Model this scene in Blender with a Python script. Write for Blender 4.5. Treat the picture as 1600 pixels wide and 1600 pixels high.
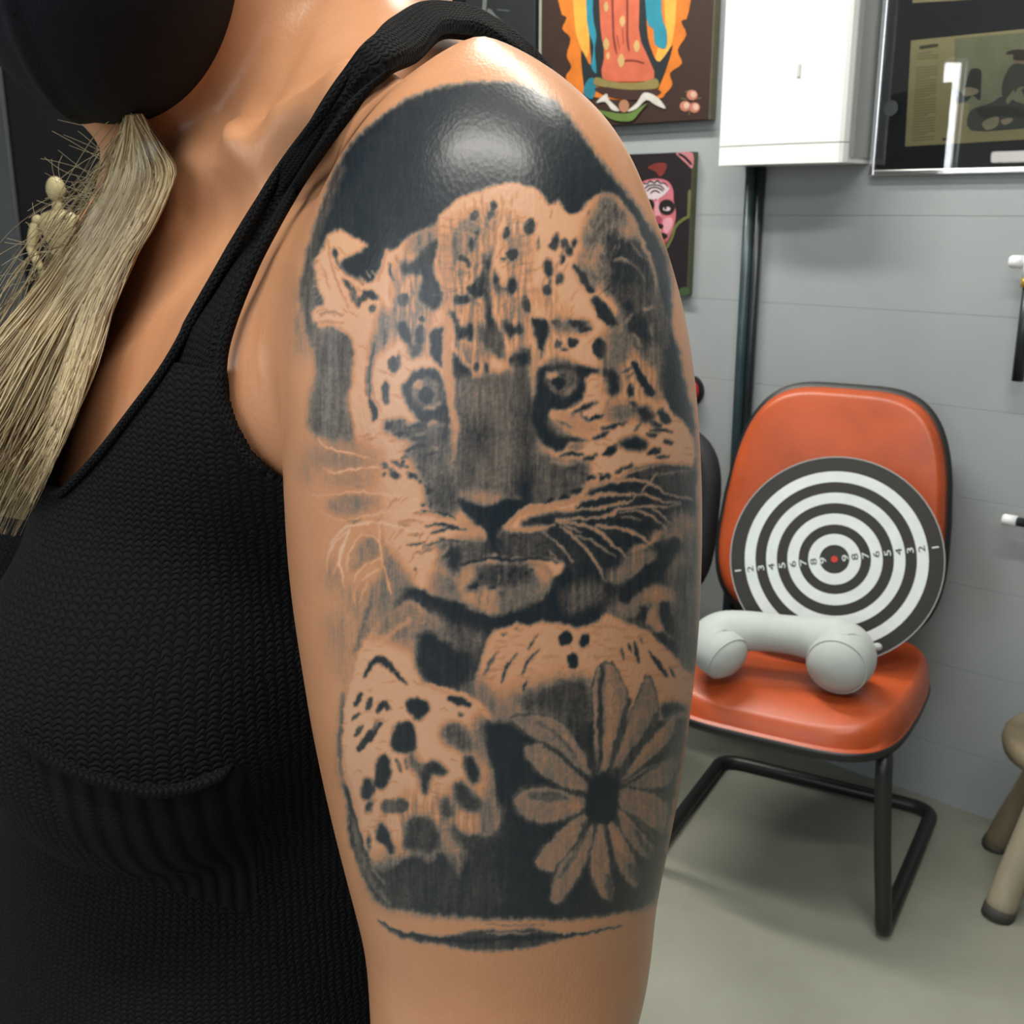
import bpy, bmesh, math, random
import numpy as np
from mathutils import Vector, Matrix

for o in list(bpy.data.objects): bpy.data.objects.remove(o, do_unlink=True)
scene = bpy.context.scene
COL = scene.collection

# ------------------------------------------------------------------ camera
FPX = 1720.0                       # focal length in pixels of the 1600 px frame
TH = math.radians(15.4)            # camera looks down a little
CAMH = 1.40
CAM = np.array([0., 0., CAMH])
cF_ = np.array([0., math.cos(TH), -math.sin(TH)]); cU_ = np.array([0., math.sin(TH), math.cos(TH)]); cX_ = np.array([1., 0., 0.])
cam = bpy.data.cameras.new('camera'); camo = bpy.data.objects.new('camera', cam); COL.objects.link(camo)
cam.sensor_width = 36; cam.sensor_fit = 'HORIZONTAL'; cam.lens = 36 * FPX / 1600; cam.clip_start = .02
camo.location = CAM; camo.rotation_euler = (math.pi / 2 - TH, 0, 0)
scene.camera = camo
cam.dof.use_dof = True; cam.dof.focus_distance = .29; cam.dof.aperture_fstop = 58

# ------------------------------------------------------------------ world, exposure
w = bpy.data.worlds.new('world'); scene.world = w; w.use_nodes = True
bg = w.node_tree.nodes['Background']; bg.inputs[0].default_value = (.80, .90, 1., 1); bg.inputs[1].default_value = .07
scene.view_settings.view_transform = 'Standard'; scene.view_settings.look = 'None'
scene.view_settings.gamma = 1; scene.view_settings.use_curve_mapping = False
scene.view_settings.exposure = 0.0

def area(name, loc, target, sx, sy, power, color):
    l = bpy.data.lights.new(name, 'AREA'); l.shape = 'RECTANGLE'; l.size = sx; l.size_y = sy; l.energy = power; l.color = color
    o = bpy.data.objects.new(name, l); COL.objects.link(o); o.location = loc
    o.rotation_euler = (Vector(target) - Vector(loc)).to_track_quat('-Z', 'Y').to_euler()
    return o
DAY_FILL = area('front_left_daylight_fill', (-1.5, -1.35, 1.9), (-.05, .4, 1.25), 1.9, 1.5, 36, (.90, .95, 1.))  # added fill for the arm, standing in for front-left daylight; no shop front built
# ------------------------------------------------------------------ geometry helpers (world coordinates, metres)
def ray(px, py): return cF_ + (px - 800) / FPX * cX_ - (py - 800) / FPX * cU_
def at_z(px, py, z): d = ray(px, py); return CAM + d * ((z - CAMH) / d[2])
def at_y(px, py, Y): d = ray(px, py); return CAM + d * (Y / d[1])
def proj(P):
    q = np.asarray(P) - CAM
    d = q @ cF_
    return 800 + FPX * q[..., 0] / d, 800 - FPX * (q @ cU_) / d

PSI = math.radians(42.2)           # the back wall runs obliquely, nearer on the right
WX = np.array([math.cos(PSI), -math.sin(PSI), 0.]); WN = np.array([-math.sin(PSI), -math.cos(PSI), 0.])
W0 = at_z(1474, 1255, 0.)
def wl(px, py, o=0.):
    d = ray(px, py); q = W0 + WN * o
    p = CAM + d * (((q - CAM) @ WN) / (d @ WN))
    return (p - W0) @ WX, p[2]

class Fr:
    "local frame: x right, y away from the viewer, z up"
    def __init__(s, o, yaw=0., M=None):
        s.o = np.array(o, float)
        c, n = math.cos(yaw), math.sin(yaw)
        s.M = np.array([[c, n, 0], [-n, c, 0], [0, 0, 1.]]).T if M is None else np.array(M)
    def __call__(s, P): return s.o + np.asarray(P, float) @ s.M.T
def yawM(yaw):      # columns: images of local x, y, z ; positive yaw = right side nearer
    c, n = math.cos(yaw), math.sin(yaw)
    return np.array([[c, n, 0], [-n, c, 0], [0, 0, 1.]])
WALL = Fr(W0, M=yawM(PSI))         # local y = into the wall
ID = Fr((0, 0, 0), M=np.eye(3))

BASE = {}
def thing(name, label, cat, base, group=None):
    o = bpy.data.objects.new(name, None); COL.objects.link(o); o.location = base; o.empty_display_size = .05
    o['label'] = label; o['category'] = cat
    if group: o['group'] = group
    BASE[o] = np.array(base, float)
    return o
def tag(o, label, cat, group=None):
    o['label'] = label; o['category'] = cat
    if group: o['group'] = group
    return o
def mk(name, V, F, mat, parent=None, smooth=False, base=None, label=None, structure=False):
    V = np.asarray(V, float)
    b = BASE.get(parent) if parent is not None else (np.array(base, float) if base is not None else V.mean(0) * [1, 1, 0] + [0, 0, V[:, 2].min()])
    me = bpy.data.meshes.new(name)
    me.from_pydata((V - b).tolist(), [], [list(map(int, f)) for f in F]); me.update()
    o = bpy.data.objects.new(name, me); COL.objects.link(o)
    me.materials.append(mat)
    if parent is not None: o.parent = parent
    else: o.location = b
    BASE[o] = b
    if smooth: me.polygons.foreach_set('use_smooth', [True] * len(me.polygons))
    if label: o['label'] = label
    if structure: o['kind'] = 'structure'
    return o
def bm_vf(bm):
    bm.verts.index_update()
    V = np.array([v.co[:] for v in bm.verts]); F = [[v.index for v in f.verts] for f in bm.faces]
    bm.free(); return V, F
def box(x0, x1, y0, y1, z0, z1, bev=0., seg=2, fr=ID):
    bm = bmesh.new(); bmesh.ops.create_cube(bm, size=1)
    for v in bm.verts: v.co = Vector(((x0 + x1) / 2 + v.co.x * (x1 - x0), (y0 + y1) / 2 + v.co.y * (y1 - y0), (z0 + z1) / 2 + v.co.z * (z1 - z0)))
    if bev > 0: bmesh.ops.bevel(bm, geom=list(bm.edges), offset=bev, segments=seg, affect='EDGES', profile=.5)
    V, F = bm_vf(bm); return fr(V), F
def join(*vf):
    V = []; F = []; n = 0
    for v, f in vf:
        V.append(np.asarray(v)); F += [[i + n for i in q] for q in f]; n += len(v)
    return np.vstack(V), F
def frames(P):
    T = np.gradient(P, axis=0); T /= np.linalg.norm(T, axis=1)[:, None] + 1e-12
    n = np.cross(T[0], [0, 0, 1.]);
    if np.linalg.norm(n) < 1e-3: n = np.cross(T[0], [1., 0, 0])
    n /= np.linalg.norm(n); N = [n]
    for i in range(1, len(P)):
        n = N[-1] - T[i] * (N[-1] @ T[i]); n /= np.linalg.norm(n) + 1e-12; N.append(n)
    N = np.array(N); return T, N, np.cross(T, N)
def tube(P, r, n=12, cap=True, ry=None):
    P = np.asarray(P, float); r = np.broadcast_to(np.asarray(r, float), (len(P),)); r2 = r if ry is None else np.broadcast_to(np.asarray(ry, float), (len(P),))
    T, N, B = frames(P); a = np.linspace(0, 2 * math.pi, n, endpoint=False)
    V = (P[:, None] + r[:, None, None] * np.cos(a)[None, :, None] * N[:, None] + r2[:, None, None] * np.sin(a)[None, :, None] * B[:, None]).reshape(-1, 3)
    F = []
    for i in range(len(P) - 1):
        for j in range(n):
            k = (j + 1) % n; F.append([i * n + j, i * n + k, (i + 1) * n + k, (i + 1) * n + j])
    if cap: F.append(list(range(n))[::-1]); F.append([(len(P) - 1) * n + j for j in range(n)])
    return V, F
def spline3(P, n=8, closed=False): return spline(P, closed, n)
def lathe(prof, n=32, fr=ID):
    "profile of (radius, height) about local z"
    a = np.linspace(0, 2 * math.pi, n, endpoint=False); V = []; F = []
    for r, z in prof: V += [(r * math.cos(t), r * math.sin(t), z) for t in a]
    for i in range(len(prof) - 1):
        for j in range(n):
            k = (j + 1) % n; F.append([i * n + j, i * n + k, (i + 1) * n + k, (i + 1) * n + j])
    F.append(list(range(n))[::-1]); F.append([(len(prof) - 1) * n + j for j in range(n)])
    return fr(np.array(V)), F
def ball(c, r, fr=ID, seg=16, rings=10, M=None):
    bm = bmesh.new(); bmesh.ops.create_uvsphere(bm, u_segments=seg, v_segments=rings, radius=1)
    V, F = bm_vf(bm); V = V * np.asarray(r)
    if M is not None: V = V @ np.asarray(M).T
    return fr(V + np.asarray(c)), F
def prism(pts2, o0, o1, fr):
    "flat outline (local x, z) given depth from local y=-o0 to y=-o1 (o = distance in front of the wall)"
    n = len(pts2); P = np.asarray(pts2)
    A = np.c_[P[:, 0], np.full(n, -o0), P[:, 1]]; B = np.c_[P[:, 0], np.full(n, -o1), P[:, 1]]
    ar = np.sum(P[:, 0] * np.roll(P[:, 1], -1) - np.roll(P[:, 0], -1) * P[:, 1])
    F = [list(range(n)), list(range(2 * n - 1, n - 1, -1))] + [[i, n + i, n + (i + 1) % n, (i + 1) % n] for i in range(n)]
    if ar > 0: F = [f[::-1] for f in F]
    return fr(np.vstack([A, B])), F
def circ(cx, cy, rx, ry=None, n=24):
    ry = ry or rx
    return [(cx + rx * math.cos(t), cy + ry * math.sin(t)) for t in np.linspace(0, 2 * math.pi, n, endpoint=False)]

# ------------------------------------------------------------------ materials
def mat(name, col, rough=.5, var=.12, scale=8., bump=0., bscale=None, metal=0., spec=.5, emit=0., coat=0., sheen=0., stretch=(1, 1, 1), detail=4.):
    m = bpy.data.materials.new(name); m.use_nodes = True
    nt = m.node_tree; b = nt.nodes['Principled BSDF']
    b.inputs['Roughness'].default_value = rough; b.inputs['Metallic'].default_value = metal; b.inputs['Specular IOR Level'].default_value = spec
    b.inputs['Coat Weight'].default_value = coat; b.inputs['Sheen Weight'].default_value = sheen
    tc = nt.nodes.new('ShaderNodeTexCoord'); mp = nt.nodes.new('ShaderNodeMapping'); mp.inputs['Scale'].default_value = stretch
    nt.links.new(tc.outputs['Object'], mp.inputs['Vector'])
    no = nt.nodes.new('ShaderNodeTexNoise'); no.inputs['Scale'].default_value = scale; no.inputs['Detail'].default_value = detail; no.inputs['Roughness'].default_value = .6
    nt.links.new(mp.outputs['Vector'], no.inputs['Vector'])
    rp = nt.nodes.new('ShaderNodeValToRGB'); c = np.array(col)
    rp.color_ramp.elements[0].position = .3; rp.color_ramp.elements[1].position = .7
    rp.color_ramp.elements[0].color = (*np.clip(c * (1 - var), 0, 1), 1); rp.color_ramp.elements[1].color = (*np.clip(c * (1 + var), 0, 1), 1)
    nt.links.new(no.outputs['Fac'], rp.inputs['Fac']); nt.links.new(rp.outputs['Color'], b.inputs['Base Color'])
    if emit: b.inputs['Emission Color'].default_value = (*col, 1); b.inputs['Emission Strength'].default_value = emit
    if bump:
        n2 = nt.nodes.new('ShaderNodeTexNoise'); n2.inputs['Scale'].default_value = bscale or scale * 6; n2.inputs['Detail'].default_value = 5
        nt.links.new(mp.outputs['Vector'], n2.inputs['Vector'])
        bp = nt.nodes.new('ShaderNodeBump'); bp.inputs['Strength'].default_value = bump; bp.inputs['Distance'].default_value = .004
        nt.links.new(n2.outputs['Fac'], bp.inputs['Height']); nt.links.new(bp.outputs['Normal'], b.inputs['Normal'])
    return m
def N(nt, t, **kw):
    n = nt.nodes.new(t)
    for k, v in kw.items(): setattr(n, k, v)
    return n
def math_n(nt, op, a, b=None, c=None):
    n = nt.nodes.new('ShaderNodeMath'); n.operation = op
    for i, v in enumerate((a, b, c)):
        if v is None: continue
        if isinstance(v, (int, float)): n.inputs[i].default_value = v
        else: nt.links.new(v, n.inputs[i])
    return n.outputs[0]

def skin_material():
    m = bpy.data.materials.new('skin'); m.use_nodes = True; nt = m.node_tree; b = nt.nodes['Principled BSDF']; L = nt.links
    tc = N(nt, 'ShaderNodeTexCoord')
    n1 = N(nt, 'ShaderNodeTexNoise'); n1.inputs['Scale'].default_value = 22; n1.inputs['Detail'].default_value = 6; L.new(tc.outputs['Object'], n1.inputs['Vector'])
    rp = N(nt, 'ShaderNodeValToRGB'); e = rp.color_ramp.elements; e[0].position = .3; e[1].position = .72
    e[0].color = (.47, .215, .105, 1); e[1].color = (.56, .275, .14, 1); L.new(n1.outputs['Fac'], rp.inputs['Fac'])
    at = N(nt, 'ShaderNodeAttribute', attribute_name='ink')
    pos = math_n(nt, 'MAXIMUM', at.outputs['Fac'], 0.); neg = math_n(nt, 'MAXIMUM', math_n(nt, 'MULTIPLY', at.outputs['Fac'], -2.2), 0.)
    m0 = N(nt, 'ShaderNodeMix', data_type='RGBA'); L.new(math_n(nt, 'MINIMUM', math_n(nt, 'DIVIDE', pos, .62), 1.), m0.inputs['Factor']); L.new(rp.outputs['Color'], m0.inputs['A']); m0.inputs['B'].default_value = (.158, .130, .105, 1)
    m1 = N(nt, 'ShaderNodeMix', data_type='RGBA'); L.new(math_n(nt, 'MINIMUM', math_n(nt, 'MAXIMUM', math_n(nt, 'DIVIDE', math_n(nt, 'SUBTRACT', pos, .62), .38), 0.), 1.), m1.inputs['Factor']); L.new(m0.outputs['Result'], m1.inputs['A']); m1.inputs['B'].default_value = (.010, .0165, .0225, 1)
    m2 = N(nt, 'ShaderNodeMix', data_type='RGBA'); L.new(math_n(nt, 'MINIMUM', neg, 1.), m2.inputs['Factor']); L.new(m1.outputs['Result'], m2.inputs['A']); m2.inputs['B'].default_value = (.76, .57, .42, 1)
    L.new(m2.outputs['Result'], b.inputs['Base Color'])
    b.inputs['Roughness'].default_value = .37; b.inputs['Specular IOR Level'].default_value = .36
    b.inputs['Coat Weight'].default_value = .18; b.inputs['Coat Roughness'].default_value = .24
    b.inputs['Subsurface Weight'].default_value = .06; b.inputs['Subsurface Radius'].default_value = (1., .4, .2); b.inputs['Subsurface Scale'].default_value = .003
    mp = N(nt, 'ShaderNodeMapping'); mp.inputs['Scale'].default_value = (1, 1, .55); L.new(tc.outputs['Object'], mp.inputs['Vector'])
    v = N(nt, 'ShaderNodeTexVoronoi'); v.inputs['Scale'].default_value = 900; L.new(mp.outputs['Vector'], v.inputs['Vector'])
    n2 = N(nt, 'ShaderNodeTexNoise'); n2.inputs['Scale'].default_value = 420; n2.inputs['Detail'].default_value = 4; L.new(mp.outputs['Vector'], n2.inputs['Vector'])
    h = math_n(nt, 'ADD', math_n(nt, 'MULTIPLY', v.outputs['Distance'], .7), n2.outputs['Fac'])
    bp = N(nt, 'ShaderNodeBump'); bp.inputs['Strength'].default_value = .20; bp.inputs['Distance'].default_value = .0004; L.new(h, bp.inputs['Height'])
    L.new(bp.outputs['Normal'], b.inputs['Normal'])
    return m

def knit_material():
    m = bpy.data.materials.new('black_knit'); m.use_nodes = True; nt = m.node_tree; b = nt.nodes['Principled BSDF']; L = nt.links
    at = N(nt, 'ShaderNodeAttribute', attribute_name='knit'); sp = N(nt, 'ShaderNodeSeparateXYZ'); L.new(at.outputs['Vector'], sp.inputs[0])
    rib = N(nt, 'ShaderNodeAttribute', attribute_name='rib')
    tc = N(nt, 'ShaderNodeTexCoord'); nz = N(nt, 'ShaderNodeTexNoise'); nz.inputs['Scale'].default_value = 160; L.new(tc.outputs['Object'], nz.inputs['Vector'])
    jit = math_n(nt, 'MULTIPLY', math_n(nt, 'SUBTRACT', nz.outputs['Fac'], .5), 1.1)
    u = math_n(nt, 'ADD', math_n(nt, 'DIVIDE', sp.outputs[0], .0030), jit); v = math_n(nt, 'ADD', math_n(nt, 'DIVIDE', sp.outputs[1], .0021), jit)
    row = math_n(nt, 'FLOOR', v); fv = math_n(nt, 'FRACT', v)
    bow = math_n(nt, 'ABSOLUTE', math_n(nt, 'SINE', math_n(nt, 'MULTIPLY', u, math.pi)))
    fv = math_n(nt, 'FRACT', math_n(nt, 'ADD', v, math_n(nt, 'MULTIPLY', bow, -.55)))
    hv = math_n(nt, 'SINE', math_n(nt, 'MULTIPLY', fv, math.pi))
    purl = math_n(nt, 'MULTIPLY', math_n(nt, 'POWER', hv, .7), math_n(nt, 'ADD', math_n(nt, 'MULTIPLY', bow, .65), .35))
    ribs = math_n(nt, 'ADD', math_n(nt, 'MULTIPLY', math_n(nt, 'SINE', math_n(nt, 'MULTIPLY', sp.outputs[0], 2 * math.pi / .0058)), .4), math_n(nt, 'ADD', math_n(nt, 'MULTIPLY', purl, .25), .4))
    mx = N(nt, 'ShaderNodeMix'); L.new(rib.outputs['Fac'], mx.inputs['Factor']); L.new(purl, mx.inputs['A']); L.new(ribs, mx.inputs['B'])
    n2 = N(nt, 'ShaderNodeTexNoise'); n2.inputs['Scale'].default_value = 1500; L.new(tc.outputs['Object'], n2.inputs['Vector'])
    h = math_n(nt, 'ADD', mx.outputs['Result'], math_n(nt, 'MULTIPLY', n2.outputs['Fac'], .35))
    bp = N(nt, 'ShaderNodeBump'); bp.inputs['Strength'].default_value = .7; bp.inputs['Distance'].default_value = .0011; L.new(h, bp.inputs['Height']); L.new(bp.outputs['Normal'], b.inputs['Normal'])
    cr = N(nt, 'ShaderNodeValToRGB'); e = cr.color_ramp.elements; e[0].position = .15; e[1].position = .95; e[0].color = (.0012, .0014, .0017, 1); e[1].color = (.0062, .007, .0083, 1)
    L.new(h, cr.inputs['Fac']); L.new(cr.outputs['Color'], b.inputs['Base Color'])
    b.inputs['Roughness'].default_value = .85; b.inputs['Specular IOR Level'].default_value = .12; b.inputs['Sheen Weight'].default_value = .0
    return m

def hair_material():
    m = bpy.data.materials.new('blonde_hair'); m.use_nodes = True; nt = m.node_tree; b = nt.nodes['Principled BSDF']; L = nt.links
    at = N(nt, 'ShaderNodeAttribute', attribute_name='tone'); cr = N(nt, 'ShaderNodeValToRGB'); e = cr.color_ramp.elements
    e[0].position = 0; e[0].color = (.12, .07, .03, 1); e[1].position = 1; e[1].color = (.60, .49, .29, 1)
    q = cr.color_ramp.elements.new(.45); q.color = (.32, .235, .115, 1)
    L.new(at.outputs['Fac'], cr.inputs['Fac']); L.new(cr.outputs['Color'], b.inputs['Base Color'])
    b.inputs['Roughness'].default_value = .38; b.inputs['Specular IOR Level'].default_value = .6
    return m
def glass_material():
    m = bpy.data.materials.new('picture_glass'); m.use_nodes = True; nt = m.node_tree; L = nt.links
    nt.nodes.remove(nt.nodes['Principled BSDF']); out = nt.nodes['Material Output']
    fr = N(nt, 'ShaderNodeFresnel'); fr.inputs['IOR'].default_value = 1.5
    g = N(nt, 'ShaderNodeBsdfGlossy'); g.inputs['Roughness'].default_value = .015; t = N(nt, 'ShaderNodeBsdfTransparent'); t.inputs['Color'].default_value = (.97, .98, .98, 1)
    mx = N(nt, 'ShaderNodeMixShader'); L.new(fr.outputs[0], mx.inputs[0]); L.new(t.outputs[0], mx.inputs[1]); L.new(g.outputs[0], mx.inputs[2]); L.new(mx.outputs[0], out.inputs[0])
    return m
# ------------------------------------------------------------------ tattoo design
# The ink on the skin, drawn with strokes, spots and patches on a flat stencil sheet (values: 0 skin .. 1 solid ink,
# below 0 = white ink).  The sheet is later carried by the arm as a per-vertex attribute of its skin.
SX0, SY0, SW, SH = 420, 90, 700, 1430
INK = np.zeros((SH, SW))
rng = np.random.RandomState(7)

def TR(ox, oy, s):
    def f(*v):
        it = list(v)
        return [(ox + it[i] / s, oy + it[i + 1] / s) for i in range(0, len(it), 2)]
    f.o = (ox, oy); f.s = s
    return f
cA = TR(450, 80, 4.); cB = TR(750, 80, 4.); cC = TR(450, 450, 4.571); cD = TR(770, 450, 4.571)
cE = TR(450, 730, 4.571); cF = TR(770, 730, 4.571); cG = TR(480, 1020, 3.334); cH = TR(750, 1000, 3.2)
cI = TR(560, 280, 5.); cJ = TR(640, 560, 6.154); cK = TR(600, 760, 5.333); cL = TR(850, 280, 6.154); c1 = TR(0, 0, 1.)

def spline(pts, closed=False, n=6):
    p = np.array(pts, float)
    if len(p) < 3: return p
    if closed: q = np.vstack([p[-1], p, p[0], p[1]])
    else: q = np.vstack([2 * p[0] - p[1], p, 2 * p[-1] - p[-2]])
    out = []
    t = np.linspace(0, 1, n, endpoint=False)[:, None]
    for i in range(1, len(q) - 2):
        a, b, c, d = q[i - 1], q[i], q[i + 1], q[i + 2]
        out.append(.5 * (2 * b + (c - a) * t + (2 * a - 5 * b + 4 * c - d) * t ** 2 + (3 * b - a - 3 * c + d) * t ** 3))
    if not closed: out.append(p[-1:])
    return np.vstack(out)

def boxblur(m, r):
    r = int(max(1, round(r)))
    for _ in range(2):
        for ax in (0, 1):
            pad = [(0, 0), (0, 0)]; pad[ax] = (r + 1, r)
            c = np.cumsum(np.pad(m, pad, mode='edge'), axis=ax)
            n = m.shape[ax]
            m = (np.take(c, range(2 * r + 1, 2 * r + 1 + n), ax) - np.take(c, range(0, n), ax)) / (2 * r + 1)
    return m

def vnoise(h, w, sy, sx, seed):
    r = np.random.RandomState(seed)
    gh, gw = int(h / sy) + 3, int(w / sx) + 3
    g = r.rand(gh, gw)
    y = np.arange(h) / sy; x = np.arange(w) / sx
    y0 = y.astype(int); x0 = x.astype(int)
    fy = (y - y0)[:, None]; fx = (x - x0)[None]
    fy = fy * fy * (3 - 2 * fy); fx = fx * fx * (3 - 2 * fx)
    a = g[np.ix_(y0, x0)]; b = g[np.ix_(y0, x0 + 1)]; c = g[np.ix_(y0 + 1, x0)]; d = g[np.ix_(y0 + 1, x0 + 1)]
    return (a * (1 - fx) + b * fx) * (1 - fy) + (c * (1 - fx) + d * fx) * fy

def _put(x0, y0, m, val, a):
    h, w = m.shape
    v = INK[y0:y0 + h, x0:x0 + w]
    INK[y0:y0 + h, x0:x0 + w] = v + (val - v) * np.clip(m, 0, 1) * a

def _box(p, pad):
    x0 = int(max(0, p[:, 0].min() - SX0 - pad)); x1 = int(min(SW, p[:, 0].max() - SX0 + pad + 2))
    y0 = int(max(0, p[:, 1].min() - SY0 - pad)); y1 = int(min(SH, p[:, 1].max() - SY0 + pad + 2))
    return x0, x1, y0, y1

def inside(p, X, Y):
    m = np.zeros(np.broadcast(X, Y).shape, bool)
    n = len(p)
    for i in range(n):
        xa, ya = p[i]; xb, yb = p[(i + 1) % n]
        if ya == yb: continue
        c = ((ya > Y) != (yb > Y)) & (X < (xb - xa) * (Y - ya) / (yb - ya) + xa)
        m ^= c
    return m

def poly(pts, val, soft=2, a=1., tex=None):
    p = spline(pts, True, 5)
    x0, x1, y0, y1 = _box(p, 3 * soft + 2)
    if x1 <= x0 or y1 <= y0: return
    X = np.arange(x0, x1)[None] + SX0 + .5; Y = np.arange(y0, y1)[:, None] + SY0 + .5
    m = inside(p, X, Y).astype(float)
    if soft > 0: m = boxblur(m, soft)
    if tex is not None: m = m * tex[y0:y1, x0:x1]
    _put(x0, y0, m, val, a)

def stroke(pts, w, val, soft=2., a=1., taper=(1., 1.), smooth=True):
    p = spline(pts, False, 6) if (smooth and len(pts) > 2) else np.array(pts, float)
    x0, x1, y0, y1 = _box(p, w + soft + 2)
    if x1 <= x0 or y1 <= y0: return
    X = np.arange(x0, x1)[None] + SX0 + .5; Y = np.arange(y0, y1)[:, None] + SY0 + .5
    best = np.full((y1 - y0, x1 - x0), 1e9)
    n = len(p) - 1
    for i in range(n):
        ax, ay = p[i]; bx, by = p[i + 1]
        dx, dy = bx - ax, by - ay
        t = np.clip(((X - ax) * dx + (Y - ay) * dy) / (dx * dx + dy * dy + 1e-9), 0, 1)
        s = (i + t) / n
        k = np.where(s < .5, taper[0] + (1 - taper[0]) * s * 2, 1 + (taper[1] - 1) * (s - .5) * 2)
        d = np.hypot(X - ax - t * dx, Y - ay - t * dy) - k * w / 2
        best = np.minimum(best, d)
    _put(x0, y0, .5 - best / soft, val, a)

def blob(cx, cy, rx, ry, ang=0., val=.92, soft=2.5, a=1.):
    r = max(rx, ry) + soft + 2
    p = np.array([[cx - r, cy - r], [cx + r, cy + r]])
    x0, x1, y0, y1 = _box(p, 0)
    if x1 <= x0 or y1 <= y0: return
    X = np.arange(x0, x1)[None] + SX0 + .5 - cx; Y = np.arange(y0, y1)[:, None] + SY0 + .5 - cy
    c, s = math.cos(math.radians(ang)), math.sin(math.radians(ang))
    u = X * c + Y * s; v = -X * s + Y * c
    q = np.sqrt((u / rx) ** 2 + (v / ry) ** 2)
    _put(x0, y0, .5 - (q - 1) * min(rx, ry) / soft, val, a)

def blobs(tr, lst, soft=2.5):
    for b in lst:
        x, y, rx, ry = b[:4]
        ang = b[4] if len(b) > 4 else 0
        val = b[5] if len(b) > 5 else .9
        (px, py), = tr(x, y)
        blob(px, py, rx / tr.s, ry / tr.s, ang, val, soft)

def strokes(tr, lst, soft=2., val=.9, taper=(.5, .3)):
    for s in lst:
        w = s[0]; v = val; pts = s[1:]
        if isinstance(w, tuple): w, v = w
        stroke(tr(*pts), w / tr.s, v, soft, 1., taper)

streakV = vnoise(SH, SW, 26, 2.6, 3) * .6 + vnoise(SH, SW, 60, 5, 4) * .4
mott = vnoise(SH, SW, 5, 5, 5) * .5 + vnoise(SH, SW, 14, 14, 6) * .5

def right_ear(fur):
    poly(cL(520, 180, 600, 130, 700, 180, 800, 330, 880, 470, 940, 600, 1010, 740, 1060, 900, 1090, 1080, 1040, 1150, 950, 1200, 800, 1250, 700, 1150, 620, 1080, 560, 1000, 470, 1090, 400, 1060, 350, 950, 300, 850, 330, 780, 380, 600, 400, 500, 450, 400, 500, 300), .46, 5)
    poly(cL(400, 450, 520, 250, 700, 280, 760, 400, 700, 520, 560, 560, 480, 640, 380, 640), .6, 8, .7)
    poly(cL(600, 560, 700, 515, 800, 570, 900, 585, 980, 740, 1050, 880, 1080, 1050, 1000, 1120, 880, 1140, 750, 1130, 650, 1080, 620, 980, 640, 860, 600, 770, 530, 770, 540, 720, 610, 690), .86, 4)
    poly(cL(730, 440, 800, 420, 850, 470, 890, 550, 820, 570, 740, 550), .22, 5)
    poly(cL(400, 700, 480, 640, 590, 630, 580, 700, 520, 740, 520, 860, 430, 880, 350, 800), .25, 6)
    strokes(cL, [((50, .32), 680, 790, 740, 765, 820, 810), ((30, .55), 820, 810, 900, 860, 960, 960), ((34, .28), 560, 960, 560, 1040, 600, 1120), ((26, .18), 540, 180, 640, 150, 720, 230, 800, 330, 870, 450, 940, 600, 1010, 740, 1060, 900, 1090, 1090), ((18, .4), 840, 620, 900, 700, 960, 750), ((20, .5), 640, 700, 640, 780)], 4, taper=(.6, .6))
    r = np.random.RandomState(5)
    for i in range(46):
        t = r.rand(); x = 430 + 330 * r.rand(); y = 230 + 420 * r.rand()
        if x < 430 + (650 - y) * .0 or x + y * .6 < 600: continue
        l = 50 + 60 * r.rand()
        stroke(cL(x, y, x - l * .35, y + l), 2.4, .85 if r.rand() < .5 else .3, 2.5, .8, (.4, .2))
    for i in range(30):
        x = 560 + 460 * r.rand(); y = 850 + 260 * r.rand(); l = 60 + 60 * r.rand()
        stroke(cL(x, y, x - l * .6, y + l * .7), 2., .95 if r.rand() < .6 else .6, 2.5, .7, (.4, .2))
    for i in range(26):
        x = 380 + 200 * r.rand(); y = 660 + 360 * r.rand(); l = 50 + 50 * r.rand()
        stroke(cL(x, y, x + l * .3, y + l), 2.2, .7 if r.rand() < .5 else .2, 2.5, .7, (.4, .2))
    blobs(cL, [(105, 600, 34, 74, 10, .9), (75, 650, 36, 36, 0, .86), (200, 620, 44, 50, 0, .8), (295, 610, 24, 44, 10, .88), (245, 690, 40, 50, 0, .82), (175, 770, 24, 40, 10, .85), (40, 850, 50, 84, 0, .9), (150, 960, 34, 60, 5, .74), (30, 1060, 50, 50, 0, .8), (810, 1205, 46, 50, 0, .9), (60, 1000, 20, 60, 0, .6)], 4)
    strokes(cL, [((70, .86), 300, 840, 360, 920, 410, 1010, 450, 1070), ((40, .9), 420, 1060, 470, 1070), ((120, .9), 510, 1170, 570, 1270, 640, 1370), ((130, .86), 850, 1330, 920, 1400, 960, 1480), ((60, .88), 270, 1380, 380, 1390), ((40, .88), 330, 1450, 440, 1440), ((60, .85), 100, 1370, 160, 1400),
                 ((16, .3), 150, 740, 200, 660), ((14, .25), 130, 800, 110, 920), ((90, .7), 1110, 1150, 1150, 1350, 1170, 1600), ((30, .3), 620, 1440, 740, 1390, 800, 1330), ((24, .2), 730, 1320, 850, 1200), ((40, .22), 960, 1240, 1040, 1230)], 4, taper=(.7, .8))
    poly(cL(700, 1180, 800, 1130, 1000, 1140, 1100, 1200, 1150, 1600, 900, 1600, 800, 1450, 700, 1450, 640, 1350), .5, 7, .6, fur)

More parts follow.
